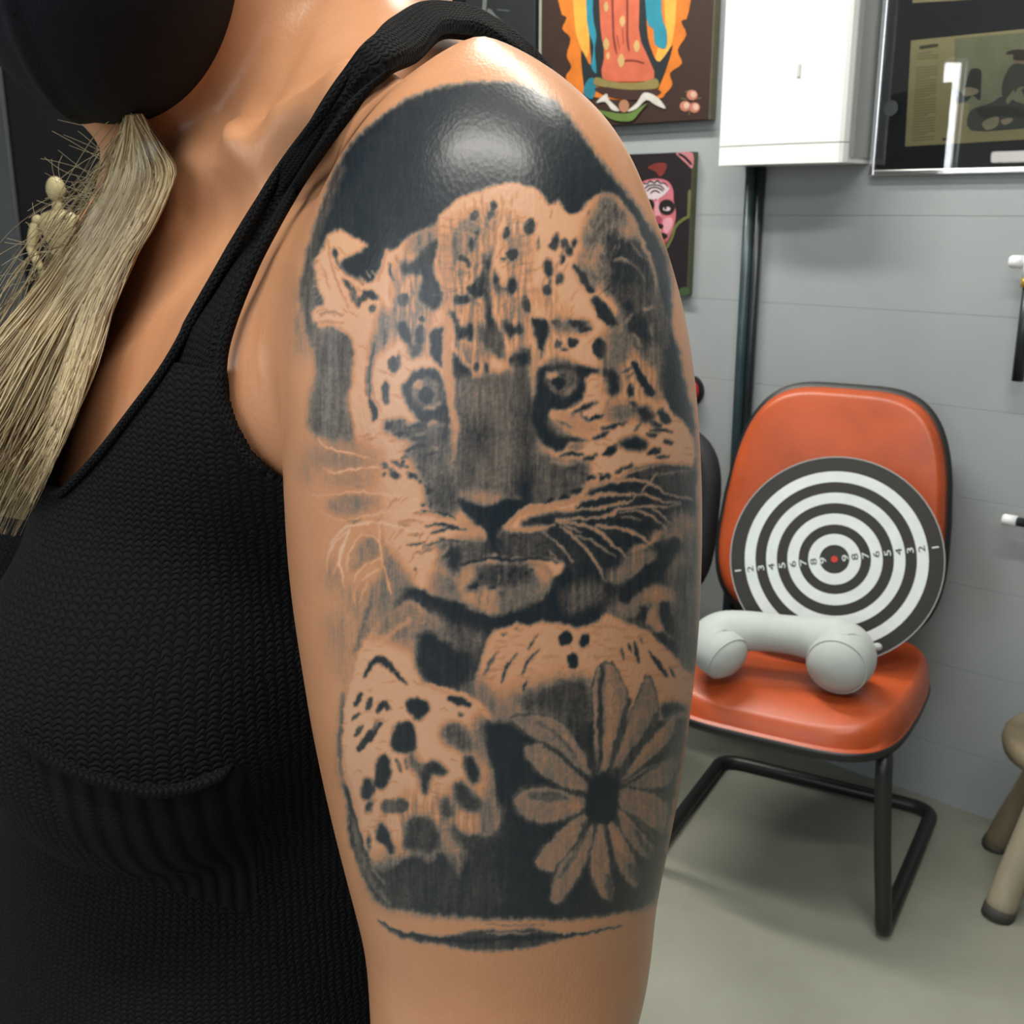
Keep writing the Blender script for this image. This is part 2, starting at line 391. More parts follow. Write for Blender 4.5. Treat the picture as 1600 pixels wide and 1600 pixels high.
def paint_tattoo():
    # ---- dark ground of the whole piece
    R = [(463, 520), (468, 470), (482, 392), (500, 330), (512, 292), (532, 250), (557, 215), (590, 187), (625, 162), (662, 144), (700, 134),
         (737, 129), (775, 129), (812, 132), (850, 150), (872, 164), (890, 187), (910, 212), (930, 240), (950, 267), (968, 289), (988, 312),
         (1005, 337), (1022, 362), (1035, 385), (1044, 410), (1049, 442), (1049, 480), (1050, 516), (1061, 548), (1068, 592), (1077, 625),
         (1085, 658), (1088, 725), (1088, 830), (1087, 918), (1085, 1014), (1081, 1047), (1074, 1103), (1064, 1175), (1052, 1250), (1039, 1328),
         (1027, 1390), (1015, 1410), (987, 1422), (937, 1431), (875, 1437), (812, 1436), (750, 1435), (675, 1427), (615, 1420), (591, 1408),
         (573, 1380), (561, 1350), (549, 1320), (544, 1290), (543, 1260), (537, 1230), (529, 1200), (529, 1140), (531, 1110), (537, 1080),
         (546, 1047), (559, 1019), (581, 995), (614, 951), (600, 860), (590, 760), (555, 697), (546, 650), (549, 570), (530, 520), (500, 515), (480, 525)]
    poly(R, .93, 3)
    # softly shaded left rim of the arch, fading out downward
    stroke(c1(470, 540, 478, 450, 487, 400, 505, 335, 535, 262), 16, .62, 12, .8, (1, .5))
    poly(c1(452, 455, 484, 440, 492, 500, 500, 545, 478, 560, 455, 560), .12, 10, .8)
    stroke(c1(476, 440, 480, 480, 488, 540), 16, .75, 9, .8, (1, .3))
    # rim on the right: ink thins towards the back of the arm
    stroke(c1(862, 152, 905, 200, 950, 262, 1000, 325, 1035, 385, 1050, 450), 5, .3, 6, .7)
    # sheen-mottled ground
    # ---- head, light fur
    HEAD = [(509, 375), (512, 367), (525, 359), (540, 361), (555, 371), (576, 384), (566, 392), (590, 410), (600, 389), (610, 392), (622, 384), (635, 372),
            (650, 362), (675, 355), (684, 350), (684, 340), (695, 329), (710, 315), (725, 306), (750, 297), (775, 289), (800, 285), (825, 290),
            (840, 296), (850, 307), (857, 318), (864, 318), (872, 310), (880, 326), (890, 334), (900, 334), (912, 322), (930, 307), (945, 300), (962, 305),
            (975, 320), (990, 340), (1002, 367), (1015, 397), (1025, 430), (1028, 460), (1030, 526), (1027, 559), (1031, 603), (1041, 625),
            (1052, 645), (1070, 660), (1082, 682), (1086, 700), (1084, 725), (1060, 790), (1050, 810), (1020, 850), (960, 870), (900, 850), (880, 890), (865, 905),
            (840, 945), (790, 966), (750, 960), (715, 950), (690, 936), (650, 922), (620, 890), (603, 855), (592, 800), (580, 750), (555, 697), (551, 673), (546, 647),
            (542, 621), (548, 592), (551, 559), (547, 531), (537, 520), (522, 512), (500, 513), (487, 498), (490, 482), (505, 474), (497, 450),
            (492, 430), (488, 414), (494, 402), (504, 388)]
    poly(HEAD, -.10, 1.5)
    fur = np.clip((streakV - .38) * 4, 0, 1)
    poly(cI(720, 330, 900, 250, 1300, 330, 1330, 700, 1300, 1300, 900, 1450, 700, 1300, 690, 1000, 680, 700, 640, 520), .5, 8, .72, fur)
    poly(cI(330, 600, 560, 520, 600, 800, 560, 1100, 480, 1300, 250, 1250, 150, 1100, 250, 900), .5, 8, .72, fur)
    poly(cI(1380, 900, 1560, 900, 1640, 1200, 1600, 1400, 1450, 1400, 1500, 1100), .4, 8, .6, fur)
    poly(cD(800, 300, 1160, 300, 1200, 700, 1000, 800, 800, 800), .4, 8, .6, fur)
    right_ear(fur)
    poly(c1(555, 699, 545, 690, 470, 690, 470, 1010, 560, 1010, 600, 930, 640, 925, 606, 850, 598, 760), .0, 13)
    # grey plane behind the left cheek
    poly(c1(491, 520, 505, 514, 522, 513, 537, 524, 547, 537, 549, 570, 548, 595, 541, 621, 546, 658, 556, 699, 533, 698, 494, 679, 482, 664, 485, 625, 494, 581, 491, 545), .6, 5)
    poly(c1(500, 590, 535, 580, 530, 650, 505, 660), .52, 10, .6)
    poly(c1(528, 530, 547, 540, 548, 600, 538, 620, 530, 580), .68, 4, .7)
    # left ear
    poly(cA(330, 1330, 400, 1272, 470, 1252, 520, 1222, 600, 1236, 595, 1310, 560, 1385, 520, 1440, 440, 1420, 370, 1390), .93, 1.5)
    strokes(cA, [((26, .07), 560, 1440, 590, 1340, 612, 1250), ((16, .07), 510, 1420, 490, 1380), ((14, .07), 545, 1420, 530, 1370), ((12, .1), 470, 1430, 450, 1405)], 2)
    stroke(cA(285, 1240, 300, 1290, 330, 1350, 380, 1390, 470, 1450), 5, .55, 3, 1, (.6, .4))
    blobs(cA, [(292, 1262, 18, 36, -15, .75)])
    strokes(cA, [((40, .6), 350, 1430, 400, 1490, 440, 1560), ((26, .88), 470, 1500, 530, 1540), ((22, .8), 360, 1445, 390, 1480), ((30, .55), 400, 1520, 430, 1590)], 4)
    strokes(cA, [((7, .35), 250, 1190, 270, 1330, 330, 1500, 380, 1600), ((6, .25), 200, 1320, 240, 1420, 260, 1500)], 3)
    for i in range(14):      # fur fringe of the ear
        y = 395 + i * 7.5; x = 492 + (i > 8) * (i - 8) * 1.5
        stroke([(x - 4, y + 4), (x + 8, y - 4)], 2, .06 if i % 2 else .5, 2, .8, (.2, .6))
    # tuft below the ear
    strokes(cC, [((14, .5), 230, 190, 300, 170, 390, 190), ((10, .4), 170, 260, 280, 240, 400, 250), ((8, .35), 260, 140, 340, 200)], 4)
    strokes(cC, [((12, .02), 330, 285, 400, 310, 450, 370)], 3)
    # ---- forehead, left part
    poly(cI(400, 440, 520, 400, 620, 350, 600, 480, 560, 560, 470, 590, 380, 560), .34, 4)
    strokes(cI, [((14, .12), 440, 440, 420, 560), ((12, .15), 520, 420, 500, 560), ((16, .5), 560, 420, 540, 560), ((10, .55), 470, 440, 460, 560)], 4)
    poly(cI(600, 450, 620, 480, 600, 600, 580, 690, 600, 780, 640, 830, 650, 900, 640, 990, 590, 1025, 540, 1000, 490, 960, 480, 880, 500, 780, 490, 720, 520, 640, 560, 580), .9, 2)
    poly(cI(470, 590, 600, 480, 590, 620, 520, 700, 450, 720), .85, 3)
    poly(cI(330, 660, 400, 640, 490, 640, 500, 740, 400, 745, 345, 730), .84, 3)
    strokes(cI, [((26, .85), 240, 660, 250, 740, 275, 790), ((14, .5), 300, 600, 310, 660)], 3)
    strokes(cI, [((20, .4), 400, 760, 420, 860, 470, 960, 500, 1040), ((12, .3), 440, 780, 470, 900), ((12, .05), 425, 780, 450, 900, 480, 1000), ((12, .35), 340, 750, 330, 830)], 3)
    blobs(cI, [(350, 940, 45, 58, -15, .66), (365, 925, 24, 36, 0, .82), (105, 905, 60, 28, 25, .88), (40, 920, 22, 34, 0, .75), (110, 1010, 28, 34, 0, .62), (5, 960, 20, 40, 0, .7),
               (210, 1250, 22, 60, 5, .86), (268, 1450, 40, 64, -10, .84), (318, 1420, 13, 46, 0, .6), (497, 1100, 26, 28, 0, .85)])
    poly(cI(170, 1060, 240, 1020, 290, 1060, 300, 1150, 260, 1200, 240, 1300, 190, 1330, 120, 1400, 100, 1500, 90, 1300, 130, 1180), .42, 5)
    poly(cI(300, 1130, 360, 1120, 410, 1200, 420, 1300, 390, 1310, 330, 1240, 310, 1200), .9, 2)
    poly(cI(440, 1170, 490, 1140, 520, 1170, 510, 1280, 460, 1300), .85, 2)
    poly(cI(400, 1290, 510, 1290, 490, 1370, 440, 1400, 400, 1370), .75, 3)
    poly(cI(570, 1190, 640, 1150, 675, 1150, 670, 1250, 655, 1330, 660, 1450, 640, 1460, 590, 1410, 555, 1350, 560, 1280), .93, 1.5)
    strokes(cI, [((14, .3), 530, 1080, 520, 1250, 530, 1400), ((12, .1), 545, 1050, 545, 1200, 560, 1300), ((10, .12), 430, 1080, 440, 1250)], 3)
    # long dark line down the left of the face
    strokes(cC, [((30, .72), 690, 300, 690, 400), ((26, .7), 620, 400, 590, 520, 585, 640, 580, 780, 600, 850), ((44, .92), 590, 810, 615, 880, 620, 940), ((20, .35), 560, 560, 560, 760)], 3, taper=(.7, .7))
    strokes(cC, [((12, .3), 620, 480, 600, 640, 610, 760, 660, 880)], 4)
    blobs(cC, [(697, 745, 28, 82, -3, .82), (755, 545, 38, 62, 0, .82), (795, 525, 12, 44, 0, .7), (700, 800, 20, 30, 0, .7)])
    # ---- central forehead
    poly(cI(760, 380, 870, 270, 930, 240, 940, 420, 900, 560, 830, 600, 760, 640, 700, 560, 720, 450), .45, 5)
    strokes(cI, [((40, .6), 760, 390, 750, 480, 760, 560, 750, 700), ((22, .1), 820, 400, 830, 520, 810, 600), ((14, .5), 870, 300, 850, 420), ((24, .12), 700, 520, 680, 640, 720, 760),
                 ((26, .3), 650, 520, 640, 640, 660, 760), ((14, .4), 735, 560, 730, 700, 745, 820)], 4)
    strokes(cI, [((10, .5), 960, 90, 970, 200, 990, 320, 1040, 400), ((12, .45), 1130, 170, 1110, 300, 1070, 420), ((10, .35), 930, 230, 960, 380, 1020, 500),
                 ((12, .5), 1190, 250, 1180, 380), ((10, .42), 1240, 280, 1220, 500, 1230, 600), ((14, .12), 950, 330, 990, 450, 1020, 560), ((10, .4), 1060, 400, 1080, 520), ((8, .45), 870, 560, 940, 700), ((10, .45), 790, 700, 790, 840), ((8, .4), 870, 700, 860, 800),
                 ((9, .4), 1000, 200, 1030, 330), ((30, .28), 1080, 260, 1060, 560), ((30, .3), 1180, 440, 1190, 560), ((24, .3), 1260, 420, 1270, 640)], 3)
    blobs(cI, [(905, 285, 32, 40, 10, .78), (1057, 205, 28, 36, 0, .86), (1035, 275, 24, 48, 15, .72), (928, 430, 20, 42, 5, .75), (885, 510, 24, 52, 5, .78), (1155, 425, 28, 52, 8, .88),
               (1335, 375, 50, 62, 0, .82), (1350, 355, 32, 42, 0, .9), (1205, 590, 46, 48, 0, .87), (1135, 625, 22, 15, 0, .7), (825, 625, 46, 26, 20, .86), (860, 665, 24, 30, 0, .8), (800, 620, 22, 26, 0, .8),
               (1405, 510, 14, 50, 8, .5)])
    # dark median stripe with fur
    poly(cI(960, 570, 985, 600, 1010, 640, 1040, 540, 1060, 520, 1040, 660, 1030, 760, 1040, 850, 1040, 960, 1050, 1080, 1100, 1180, 1120, 1280, 1125, 1380, 1090, 1390, 1060, 1300, 1010, 1200, 990, 1080, 990, 960, 970, 900, 930, 930, 860, 890, 840, 850, 900, 800, 960, 740, 975, 680), .86, 2.5)
    strokes(cI, [((12, .35), 985, 620, 1000, 740, 990, 860), ((10, .4), 1020, 700, 1015, 860, 1020, 1000), ((10, .4), 930, 800, 920, 900), ((14, .4), 975, 940, 985, 1060, 1010, 1150), ((9, .5), 1060, 1120, 1080, 1250), ((12, .55), 960, 1100, 1000, 1250)], 3)
    poly(cI(750, 910, 800, 895, 870, 910, 880, 960, 830, 975, 755, 965), .88, 2)
    strokes(cI, [((40, .85), 850, 860, 900, 890, 930, 850), ((16, .5), 860, 930, 900, 940, 950, 1000, 960, 1080)], 3)
    poly(cI(1050, 760, 1090, 745, 1110, 820, 1150, 840, 1180, 770, 1235, 780, 1245, 860, 1200, 890, 1140, 880, 1060, 870), .62, 2.5)
    blobs(cI, [(1078, 785, 24, 36, 0, .84), (1205, 830, 40, 54, 0, .88)])
    strokes(cI, [((10, .3), 1255, 780, 1240, 900, 1220, 960)], 3)
    # second row of dark marks
    poly(cI(715, 1015, 750, 1040, 775, 1090, 790, 1150, 840, 1160, 860, 1120, 900, 1150, 905, 1230, 880, 1270, 850, 1230, 800, 1250, 765, 1230, 750, 1150, 725, 1090), .9, 2)
    poly(cI(920, 1080, 960, 1130, 1010, 1170, 1100, 1210, 1120, 1300, 1115, 1400, 1060, 1370, 1010, 1320, 950, 1270, 930, 1190), .66, 4)
    poly(cI(1130, 1100, 1190, 1120, 1230, 1160, 1255, 1120, 1280, 1130, 1280, 1210, 1220, 1220, 1180, 1250, 1140, 1180), .82, 2.5)
    blobs(cI, [(1308, 975, 30, 66, -8, .78)])
    poly(cI(1350, 1095, 1400, 1090, 1470, 1095, 1490, 1150, 1480, 1230, 1450, 1320, 1430, 1395, 1410, 1390, 1395, 1280, 1370, 1180), .94, 1.5)
    # lower forehead to bridge
    poly(cI(735, 1350, 780, 1390, 830, 1450, 870, 1480, 880, 1600, 760, 1600, 740, 1480), .92, 2.5)
    poly(cI(1180, 1380, 1240, 1340, 1300, 1320, 1345, 1330, 1345, 1440, 1300, 1480, 1200, 1470), .78, 4)
    blobs(cI, [(1280, 1400, 44, 50, 0, .88), (1195, 1420, 20, 46, 0, .84), (1335, 1380, 12, 60, 0, .8), (920, 1470, 26, 40, 0, .72), (995, 1480, 20, 46, 0, .78)])
    strokes(cI, [((18, .4), 940, 1250, 920, 1360, 900, 1460), ((20, .45), 820, 1300, 850, 1400, 880, 1440), ((14, .5), 960, 1300, 970, 1420)], 4)
    # ---- bridge of the nose
    NOSE = cJ(420, 190, 600, 200, 760, 140, 880, 150, 1000, 90, 1150, 90, 1180, 260, 1170, 400, 1200, 520, 1190, 800, 1190, 1100, 1190, 1330, 1050, 1360, 900, 1360, 760, 1420, 640, 1400, 520, 1320, 450, 1280, 420, 1100, 430, 900, 460, 700, 430, 500, 430, 350)
    poly(NOSE, .62, 5)
    poly(cJ(460, 220, 700, 220, 900, 260, 950, 480, 900, 700, 760, 560, 560, 500, 440, 480), .5, 14, .9)
    poly(cJ(850, 700, 1000, 620, 1050, 900, 1000, 1200, 800, 1300, 650, 1200, 800, 950), .5, 16, .9)
    poly(cJ(480, 620, 640, 640, 800, 720, 700, 860, 560, 840, 470, 800), .78, 12, .9)
    poly(cJ(1080, 520, 1230, 380, 1240, 1360, 1050, 1340, 1020, 1180, 1100, 1000), .82, 12, .95)
    poly(cJ(1040, 1180, 1210, 1140, 1210, 1380, 1060, 1360), .9, 6)
    poly(cJ(870, 200, 1120, 160, 1160, 330, 1050, 420, 900, 300), .64, 10, .8)
    poly(cJ(480, 1300, 640, 1270, 820, 1290, 900, 1330, 840, 1400, 740, 1430, 640, 1380), .22, 6)
    # light vertical line left of the nose
    strokes(cJ, [((78, .05), 355, -40, 370, 120, 395, 260, 390, 440, 420, 560, 440, 660, 420, 800, 420, 900, 390, 1020)], 3, taper=(1, .6))
    strokes(cJ, [((26, .12), 345, -120, 350, -20), ((14, .3), 425, 180, 430, 330)], 3)
    stroke(cI(700, 1100, 690, 1250, 685, 1400, 700, 1600), 13, .04, 3)
    strokes(cI, [((34, .06), 740, 860, 720, 950, 690, 1050), ((22, .25), 690, 900, 660, 1000)], 3)
    # light line right of the bridge
    strokes(cJ, [((62, .14), 1240, -60, 1215, 60, 1200, 200, 1190, 340)], 4, taper=(1, .6))
    # nose pad
    poly(cJ(455, 1350, 540, 1355, 640, 1400, 720, 1420, 820, 1400, 900, 1355, 1050, 1360, 1200, 1380, 1140, 1440, 1000, 1540, 930, 1620, 640, 1620, 560, 1530, 480, 1440), .96, 2)
    poly(cK(610, 110, 700, 150, 800, 170, 900, 165, 980, 120, 1180, 130, 1160, 210, 1020, 320, 990, 350, 950, 420, 1000, 480, 900, 560, 850, 480, 860, 420, 790, 310, 700, 240, 640, 190), .96, 2)
    # ---- left eye
    poly(cC(810, 720, 850, 660, 900, 600, 980, 565, 1060, 590, 1100, 650, 1120, 730, 1140, 850, 1160, 960, 1080, 970, 1010, 960, 950, 960, 900, 900, 860, 850), .9, 2)
    poly(cC(880, 740, 900, 680, 960, 645, 1040, 650, 1080, 700, 1095, 770, 1080, 830, 1040, 870, 980, 860, 920, 820), .5, 3)
    blobs(cC, [(990, 765, 56, 56, 0, .9), (935, 690, 34, 34, 0, .12), (1055, 705, 22, 30, 0, .5), (1010, 860, 50, 16, -8, .2), (1070, 830, 26, 16, -40, .3)], 3)
    strokes(cC, [((22, .92), 880, 690, 930, 640, 1000, 625, 1060, 650)], 3)
    blobs(cC, [(1030, 975, 44, 30, -10, .12)], 5)
    # marks under the left eye
    poly(cC(690, 960, 760, 940, 830, 935, 850, 980, 980, 960, 1020, 1000, 1100, 960, 1160, 1000, 1150, 1120, 1060, 1190, 1000, 1230, 960, 1220, 1000, 1180, 860, 1190, 840, 1160, 900, 1110, 800, 1070, 700, 1020), .66, 4)
    poly(cC(850, 1170, 1150, 1110, 1150, 1300, 1160, 1420, 1200, 1600, 1020, 1560, 1000, 1400, 950, 1300), .6, 6)
    strokes(cC, [((46, .9), 705, 1000, 740, 960), ((22, .85), 770, 955, 830, 940), ((34, .9), 760, 1050, 830, 1040), ((30, .88), 840, 990, 930, 985, 990, 975), ((34, .85), 840, 1165, 930, 1130, 1000, 1130), ((20, .86), 810, 1215, 860, 1205), ((14, .9), 930, 975, 980, 970), ((24, .86), 960, 1220, 1020, 1190, 1100, 1140), ((40, .85), 900, 1070, 1000, 1080), ((30, .35), 920, 1050, 980, 1040), ((40, .9), 1140, 980, 1110, 1090), ((18, .3), 1030, 1130, 1080, 1160)], 4)
    blobs(cC, [(690, 1270, 26, 26, 0, .86), (770, 1245, 24, 14, 0, .85), (800, 1270, 40, 16, 10, .7), (850, 1280, 16, 12, 0, .8), (685, 1335, 12, 14, 0, .8), (760, 1335, 42, 22, 25, .84), (890, 1345, 44, 24, 25, .88), (935, 1278, 13, 11, 0, .88),
               (945, 1390, 16, 18, 0, .88), (975, 1340, 14, 12, 0, .82), (990, 1420, 10, 10, 0, .85), (1015, 1455, 22, 22, 0, .88), (985, 1290, 40, 30, 0, .55), (820, 1245, 14, 12, 0, .85), (730, 1300, 20, 10, 20, .7)], 3)
    # left cheek pores and whisker pad
    poly(cJ(100, 960, 340, 1000, 420, 1080, 460, 1300, 460, 1450, 340, 1480, 200, 1420, 180, 1260, 100, 1120), .6, 8)
    poly(cJ(200, 1240, 400, 1200, 440, 1440, 250, 1440), .72, 6, .8)
    blobs(cK, [(330, 150, 18, 13, 0, .92), (330, 208, 22, 13, 0, .92), (390, 155, 10, 24, 0, .85), (380, 45, 26, 26, 0, .85)], 2.5)
    strokes(cK, [((26, .9), 390, 210, 470, 215, 560, 250, 600, 280), ((30, .08), 250, 225, 400, 240, 500, 260, 600, 300), ((18, .6), 260, 215, 400, 208)], 3)
    poly(cK(620, 270, 660, 250, 760, 310, 850, 400, 780, 440, 640, 450, 560, 430, 620, 390, 690, 370, 620, 330), .08, 3)
    strokes(cK, [((34, .92), 350, 335, 430, 310, 520, 320, 600, 350, 680, 362), ((26, .92), 390, 385, 460, 370, 540, 350, 620, 352), ((12, .12), 400, 350, 460, 345, 520, 340), ((14, .4), 130, 315, 220, 320), ((14, .35), 200, 405, 320, 400),
                 ((24, .9), 190, 490, 240, 490, 340, 460), ((18, .8), 330, 500, 420, 470, 500, 445), ((22, .88), 470, 445, 580, 455, 690, 460), ((14, .5), 250, 555, 350, 540, 430, 500), ((12, .5), 320, 520, 400, 510), ((14, .3), 120, 300, 200, 290, 330, 300)], 3)
    poly(cK(430, 470, 560, 460, 720, 450, 850, 440, 900, 560, 820, 620, 650, 650, 620, 740, 560, 720, 500, 680, 430, 670, 480, 580), .68, 5)
    poly(cK(500, 540, 620, 520, 640, 620, 620, 740, 570, 730, 530, 640), .9, 4)
    strokes(cK, [((30, .3), 440, 620, 500, 540, 540, 500), ((16, .3), 460, 680, 540, 600), ((24, .55), 650, 560, 760, 540, 820, 560), ((40, .6), 660, 500, 820, 480)], 4)
    # mouth line and chin
    poly(cK(640, 640, 780, 600, 900, 560, 1000, 590, 1150, 590, 1300, 595, 1450, 620, 1560, 700, 1600, 800, 1600, 620, 1400, 380, 1100, 380, 980, 380, 950, 460, 850, 470, 820, 560), .82, 3)
    poly(cK(960, 400, 1010, 370, 1150, 400, 1330, 380, 1400, 470, 1380, 570, 1200, 580, 1040, 560, 1000, 480), .7, 5)
    strokes(cK, [((36, .95), 640, 650, 760, 625, 900, 600, 1000, 610, 1120, 620, 1220, 600, 1340, 610, 1450, 640), ((40, .95), 900, 420, 930, 520, 980, 600)], 3)
    strokes(cK, [((14, .92), 1050, 400, 1100, 420, 1150, 430), ((14, .92), 1260, 510, 1310, 480, 1360, 470)], 3)
    CH = cK(640, 680, 760, 660, 900, 650, 1100, 640, 1300, 640, 1380, 700, 1410, 800, 1360, 900, 1250, 980, 1080, 1040, 900, 1060, 800, 1040, 740, 1000, 640, 960, 600, 900, 620, 780)
    poly(CH, .5, 3)
    poly(cK(420, 700, 600, 740, 640, 800, 640, 940, 520, 930, 400, 900), .42, 8)
    poly(cK(650, 690, 770, 670, 790, 720, 740, 790, 650, 880, 620, 850), .1, 3)
    poly(cK(790, 660, 1200, 650, 1260, 740, 1200, 820, 1060, 850, 960, 830, 880, 860, 800, 830, 740, 860, 690, 840, 780, 760), .7, 5)
    poly(cK(1200, 660, 1320, 650, 1370, 700, 1400, 780, 1340, 820, 1290, 760), .09, 3)
    poly(cK(650, 890, 760, 870, 830, 850, 900, 870, 960, 830, 980, 960, 960, 1050, 860, 1060, 740, 1000, 650, 960), .14, 4)
    strokes(cK, [((18, .5), 800, 870, 800, 990), ((16, .03), 850, 830, 850, 1040), ((12, .4), 880, 860, 870, 980), ((14, .55), 700, 850, 760, 900), ((10, .08), 960, 700, 960, 800)], 3)
    blobs(cK, [(800, 750, 20, 30, 0, .88), (750, 830, 40, 20, -20, .9), (880, 700, 24, 30, 0, .75), (975, 700, 12, 30, 0, .88), (900, 760, 22, 24, 0, .85), (1050, 740, 22, 26, 0, .88), (1090, 690, 30, 40, 0, .85), (1190, 720, 26, 20, 0, .88), (1090, 810, 24, 26, 0, .88), (900, 845, 30, 16, 0, .85),
               (1200, 790, 16, 12, 0, .85), (990, 890, 24, 26, 0, .78), (1060, 780, 20, 16, 0, .8), (930, 800, 16, 20, 0, .8), (1130, 760, 18, 30, 0, .8), (1240, 700, 14, 12, 0, .8)], 3)
    poly(cK(980, 860, 1240, 800, 1340, 850, 1220, 970, 1060, 1030, 980, 1010), .45, 8, .8)
    # dark band below the chin
    poly(cK(100, 870, 160, 845, 260, 850, 340, 870, 400, 910, 520, 935, 640, 970, 720, 1010, 800, 1050, 900, 1075, 1060, 1040, 1230, 980, 1350, 910, 1420, 830, 1600, 830, 1620, 1140, 1500, 1120, 1300, 1130, 1100, 1150, 950, 1200, 830, 1220, 700, 1180, 560, 1140, 460, 1080, 380, 1020, 320, 950, 240, 930, 130, 930), .94, 3)
    # ---- left whiskers / shaded skin
    poly(c1(480, 700, 560, 690, 600, 720, 560, 745, 500, 740, 470, 760), .16, 10)
    poly(cE(280, 50, 540, 40, 640, 80, 540, 130, 280, 130), .17, 7)
    poly(cE(290, 250, 420, 190, 600, 215, 660, 260, 560, 310, 400, 350, 300, 310), .3, 6)
    poly(cE(450, 640, 500, 560, 560, 500, 640, 500, 660, 580, 640, 640, 540, 700, 470, 760), .34, 6)
    poly(cE(240, 820, 280, 700, 330, 640, 380, 760, 420, 860, 520, 860, 600, 800, 610, 900, 540, 1100, 460, 1260, 430, 1000, 350, 900), .22, 10)
    poly(cE(260, 1100, 430, 1000, 470, 1250, 430, 1450, 380, 1560), .16, 12)
    poly(cC(230, 1190, 330, 1160, 500, 1210, 530, 1240, 400, 1260, 260, 1260), .26, 6)
    poly(cE(690, 600, 740, 620, 860, 780, 900, 860, 800, 860, 700, 800, 680, 700), .42, 6)
    strokes(cE, [((40, .55), 480, 1330, 540, 1150, 580, 1000, 610, 850)], 6, taper=(.7, .3))
    poly(cE(480, 1330, 500, 1220, 590, 1080, 600, 900, 680, 740, 740, 820, 830, 870, 800, 930, 740, 1010, 600, 1190, 520, 1290), .38, 5)
    strokes(cE, [((20, .6), 490, 1330, 560, 1240, 640, 1150, 720, 1050)], 4)
    strokes(cE, [((20, -.2), 250, 10, 330, 42, 440, 20, 560, 5, 640, 0), ((16, -.16), 180, 205, 270, 200, 370, 190, 480, 180, 640, 190, 760, 205, 920, 240), ((14, -.14), 230, 310, 330, 370, 430, 380, 560, 350, 700, 320, 860, 310, 960, 320),
                 ((18, -.22), 290, 600, 330, 510, 420, 430, 520, 405, 640, 395, 800, 430, 940, 470), ((20, -.26), 405, 870, 380, 740, 370, 640, 400, 540, 440, 450), ((14, -.2), 270, 740, 290, 620, 350, 520, 430, 460), ((16, -.2), 420, 740, 430, 640, 480, 540, 530, 480),
                 ((18, -.2), 530, 490, 600, 490, 650, 540, 665, 640, 690, 740), ((16, -.2), 470, 820, 500, 750, 590, 680, 680, 630), ((14, -.18), 520, 820, 580, 770, 660, 720), ((14, -.18), 320, 770, 360, 680, 390, 600), ((12, -.12), 480, 1000, 470, 900, 490, 850), ((12, -.14), 510, 980, 540, 880, 570, 820),
                 ((20, -.12), 640, 380, 660, 480, 650, 600), ((24, -.1), 690, 740, 720, 840, 730, 900)], 3, taper=(.25, .5))
    strokes(cC, [((20, -.24), 215, 1070, 260, 1130, 360, 1165, 480, 1190, 600, 1215)], 3, taper=(.3, .5))
    strokes(cE, [((10, .5), 430, 390, 520, 375), ((8, .35), 480, 140, 540, 150)], 4)
    blobs(cE, [(905, 730, 13, 13, 0, .62)], 3)
    # ---- right eye
    poly(cD(320, 600, 350, 560, 420, 540, 500, 520, 600, 545, 680, 560, 760, 580, 740, 610, 660, 640, 660, 720, 640, 790, 580, 840, 500, 870, 420, 870, 400, 920, 440, 1000, 520, 1050, 600, 1065, 700, 1090, 640, 1100, 550, 1100, 500, 1160, 420, 1150, 340, 1090, 300, 1000, 280, 900, 300, 760), .92, 2)
    poly(cD(375, 640, 420, 590, 500, 570, 570, 580, 610, 640, 610, 710, 560, 770, 500, 780, 430, 740, 390, 690), .58, 3)
    blobs(cD, [(470, 680, 52, 46, 0, .93), (430, 620, 46, 24, -10, .1), (560, 640, 44, 40, 0, .66), (555, 725, 44, 24, -45, .33), (430, 720, 34, 14, 40, .5)], 4)
    strokes(cD, [((26, .92), 400, 590, 500, 550, 590, 570, 630, 640, 620, 740, 560, 810, 480, 820, 420, 760), ((16, .9), 480, 610, 520, 630)], 3)
    poly(cD(360, 530, 450, 500, 560, 510, 620, 560, 500, 540, 400, 560), .45, 4)
    poly(cD(380, 920, 440, 960, 540, 1030, 600, 1060, 520, 1060, 420, 1020), .55, 5)
    poly(cD(420, 870, 470, 890, 560, 900, 640, 940, 700, 960, 760, 970, 740, 1020, 690, 1060, 640, 1050, 540, 1010, 460, 940), .08, 3)
    strokes(cD, [((36, .85), 570, 900, 660, 850, 750, 810), ((30, .6), 640, 920, 610, 880), ((40, .92), 700, 940, 790, 910), ((26, .8), 690, 950, 650, 920), ((36, .92), 780, 1010, 860, 985, 960, 960), ((40, .9), 720, 1080, 790, 1050, 830, 1030), ((26, .55), 460, 950, 560, 990), ((20, .5), 560, 840, 640, 800)], 4)
    # right brow and temple marks
    poly(cD(430, 240, 540, 230, 660, 230, 700, 290, 640, 330, 560, 310, 470, 320), .5, 5)
    blobs(cD, [(600, 260, 60, 24, 20, .85), (650, 300, 40, 18, -10, .85), (575, 390, 36, 36, 0, .85), (470, 400, 28, 32, 40, .72), (515, 435, 26, 16, 0, .82), (765, 435, 48, 78, -8, .9), (930, 400, 20, 26, 0, .85), (890, 360, 22, 24, 0, .7)], 3)
    poly(cD(700, 90, 760, 70, 820, 130, 860, 200, 900, 270, 830, 270, 770, 210, 740, 160), .9, 3)
    poly(cD(820, 0, 1160, 0, 1200, 200, 1190, 400, 1160, 560, 1080, 500, 960, 330, 940, 210, 900, 120), .7, 5)
    poly(cD(930, 120, 990, 90, 1000, 150, 950, 170), .9, 3)
    poly(cD(960, 200, 1040, 180, 1110, 250, 1120, 340, 1090, 390, 1030, 360, 990, 290), .9, 4)
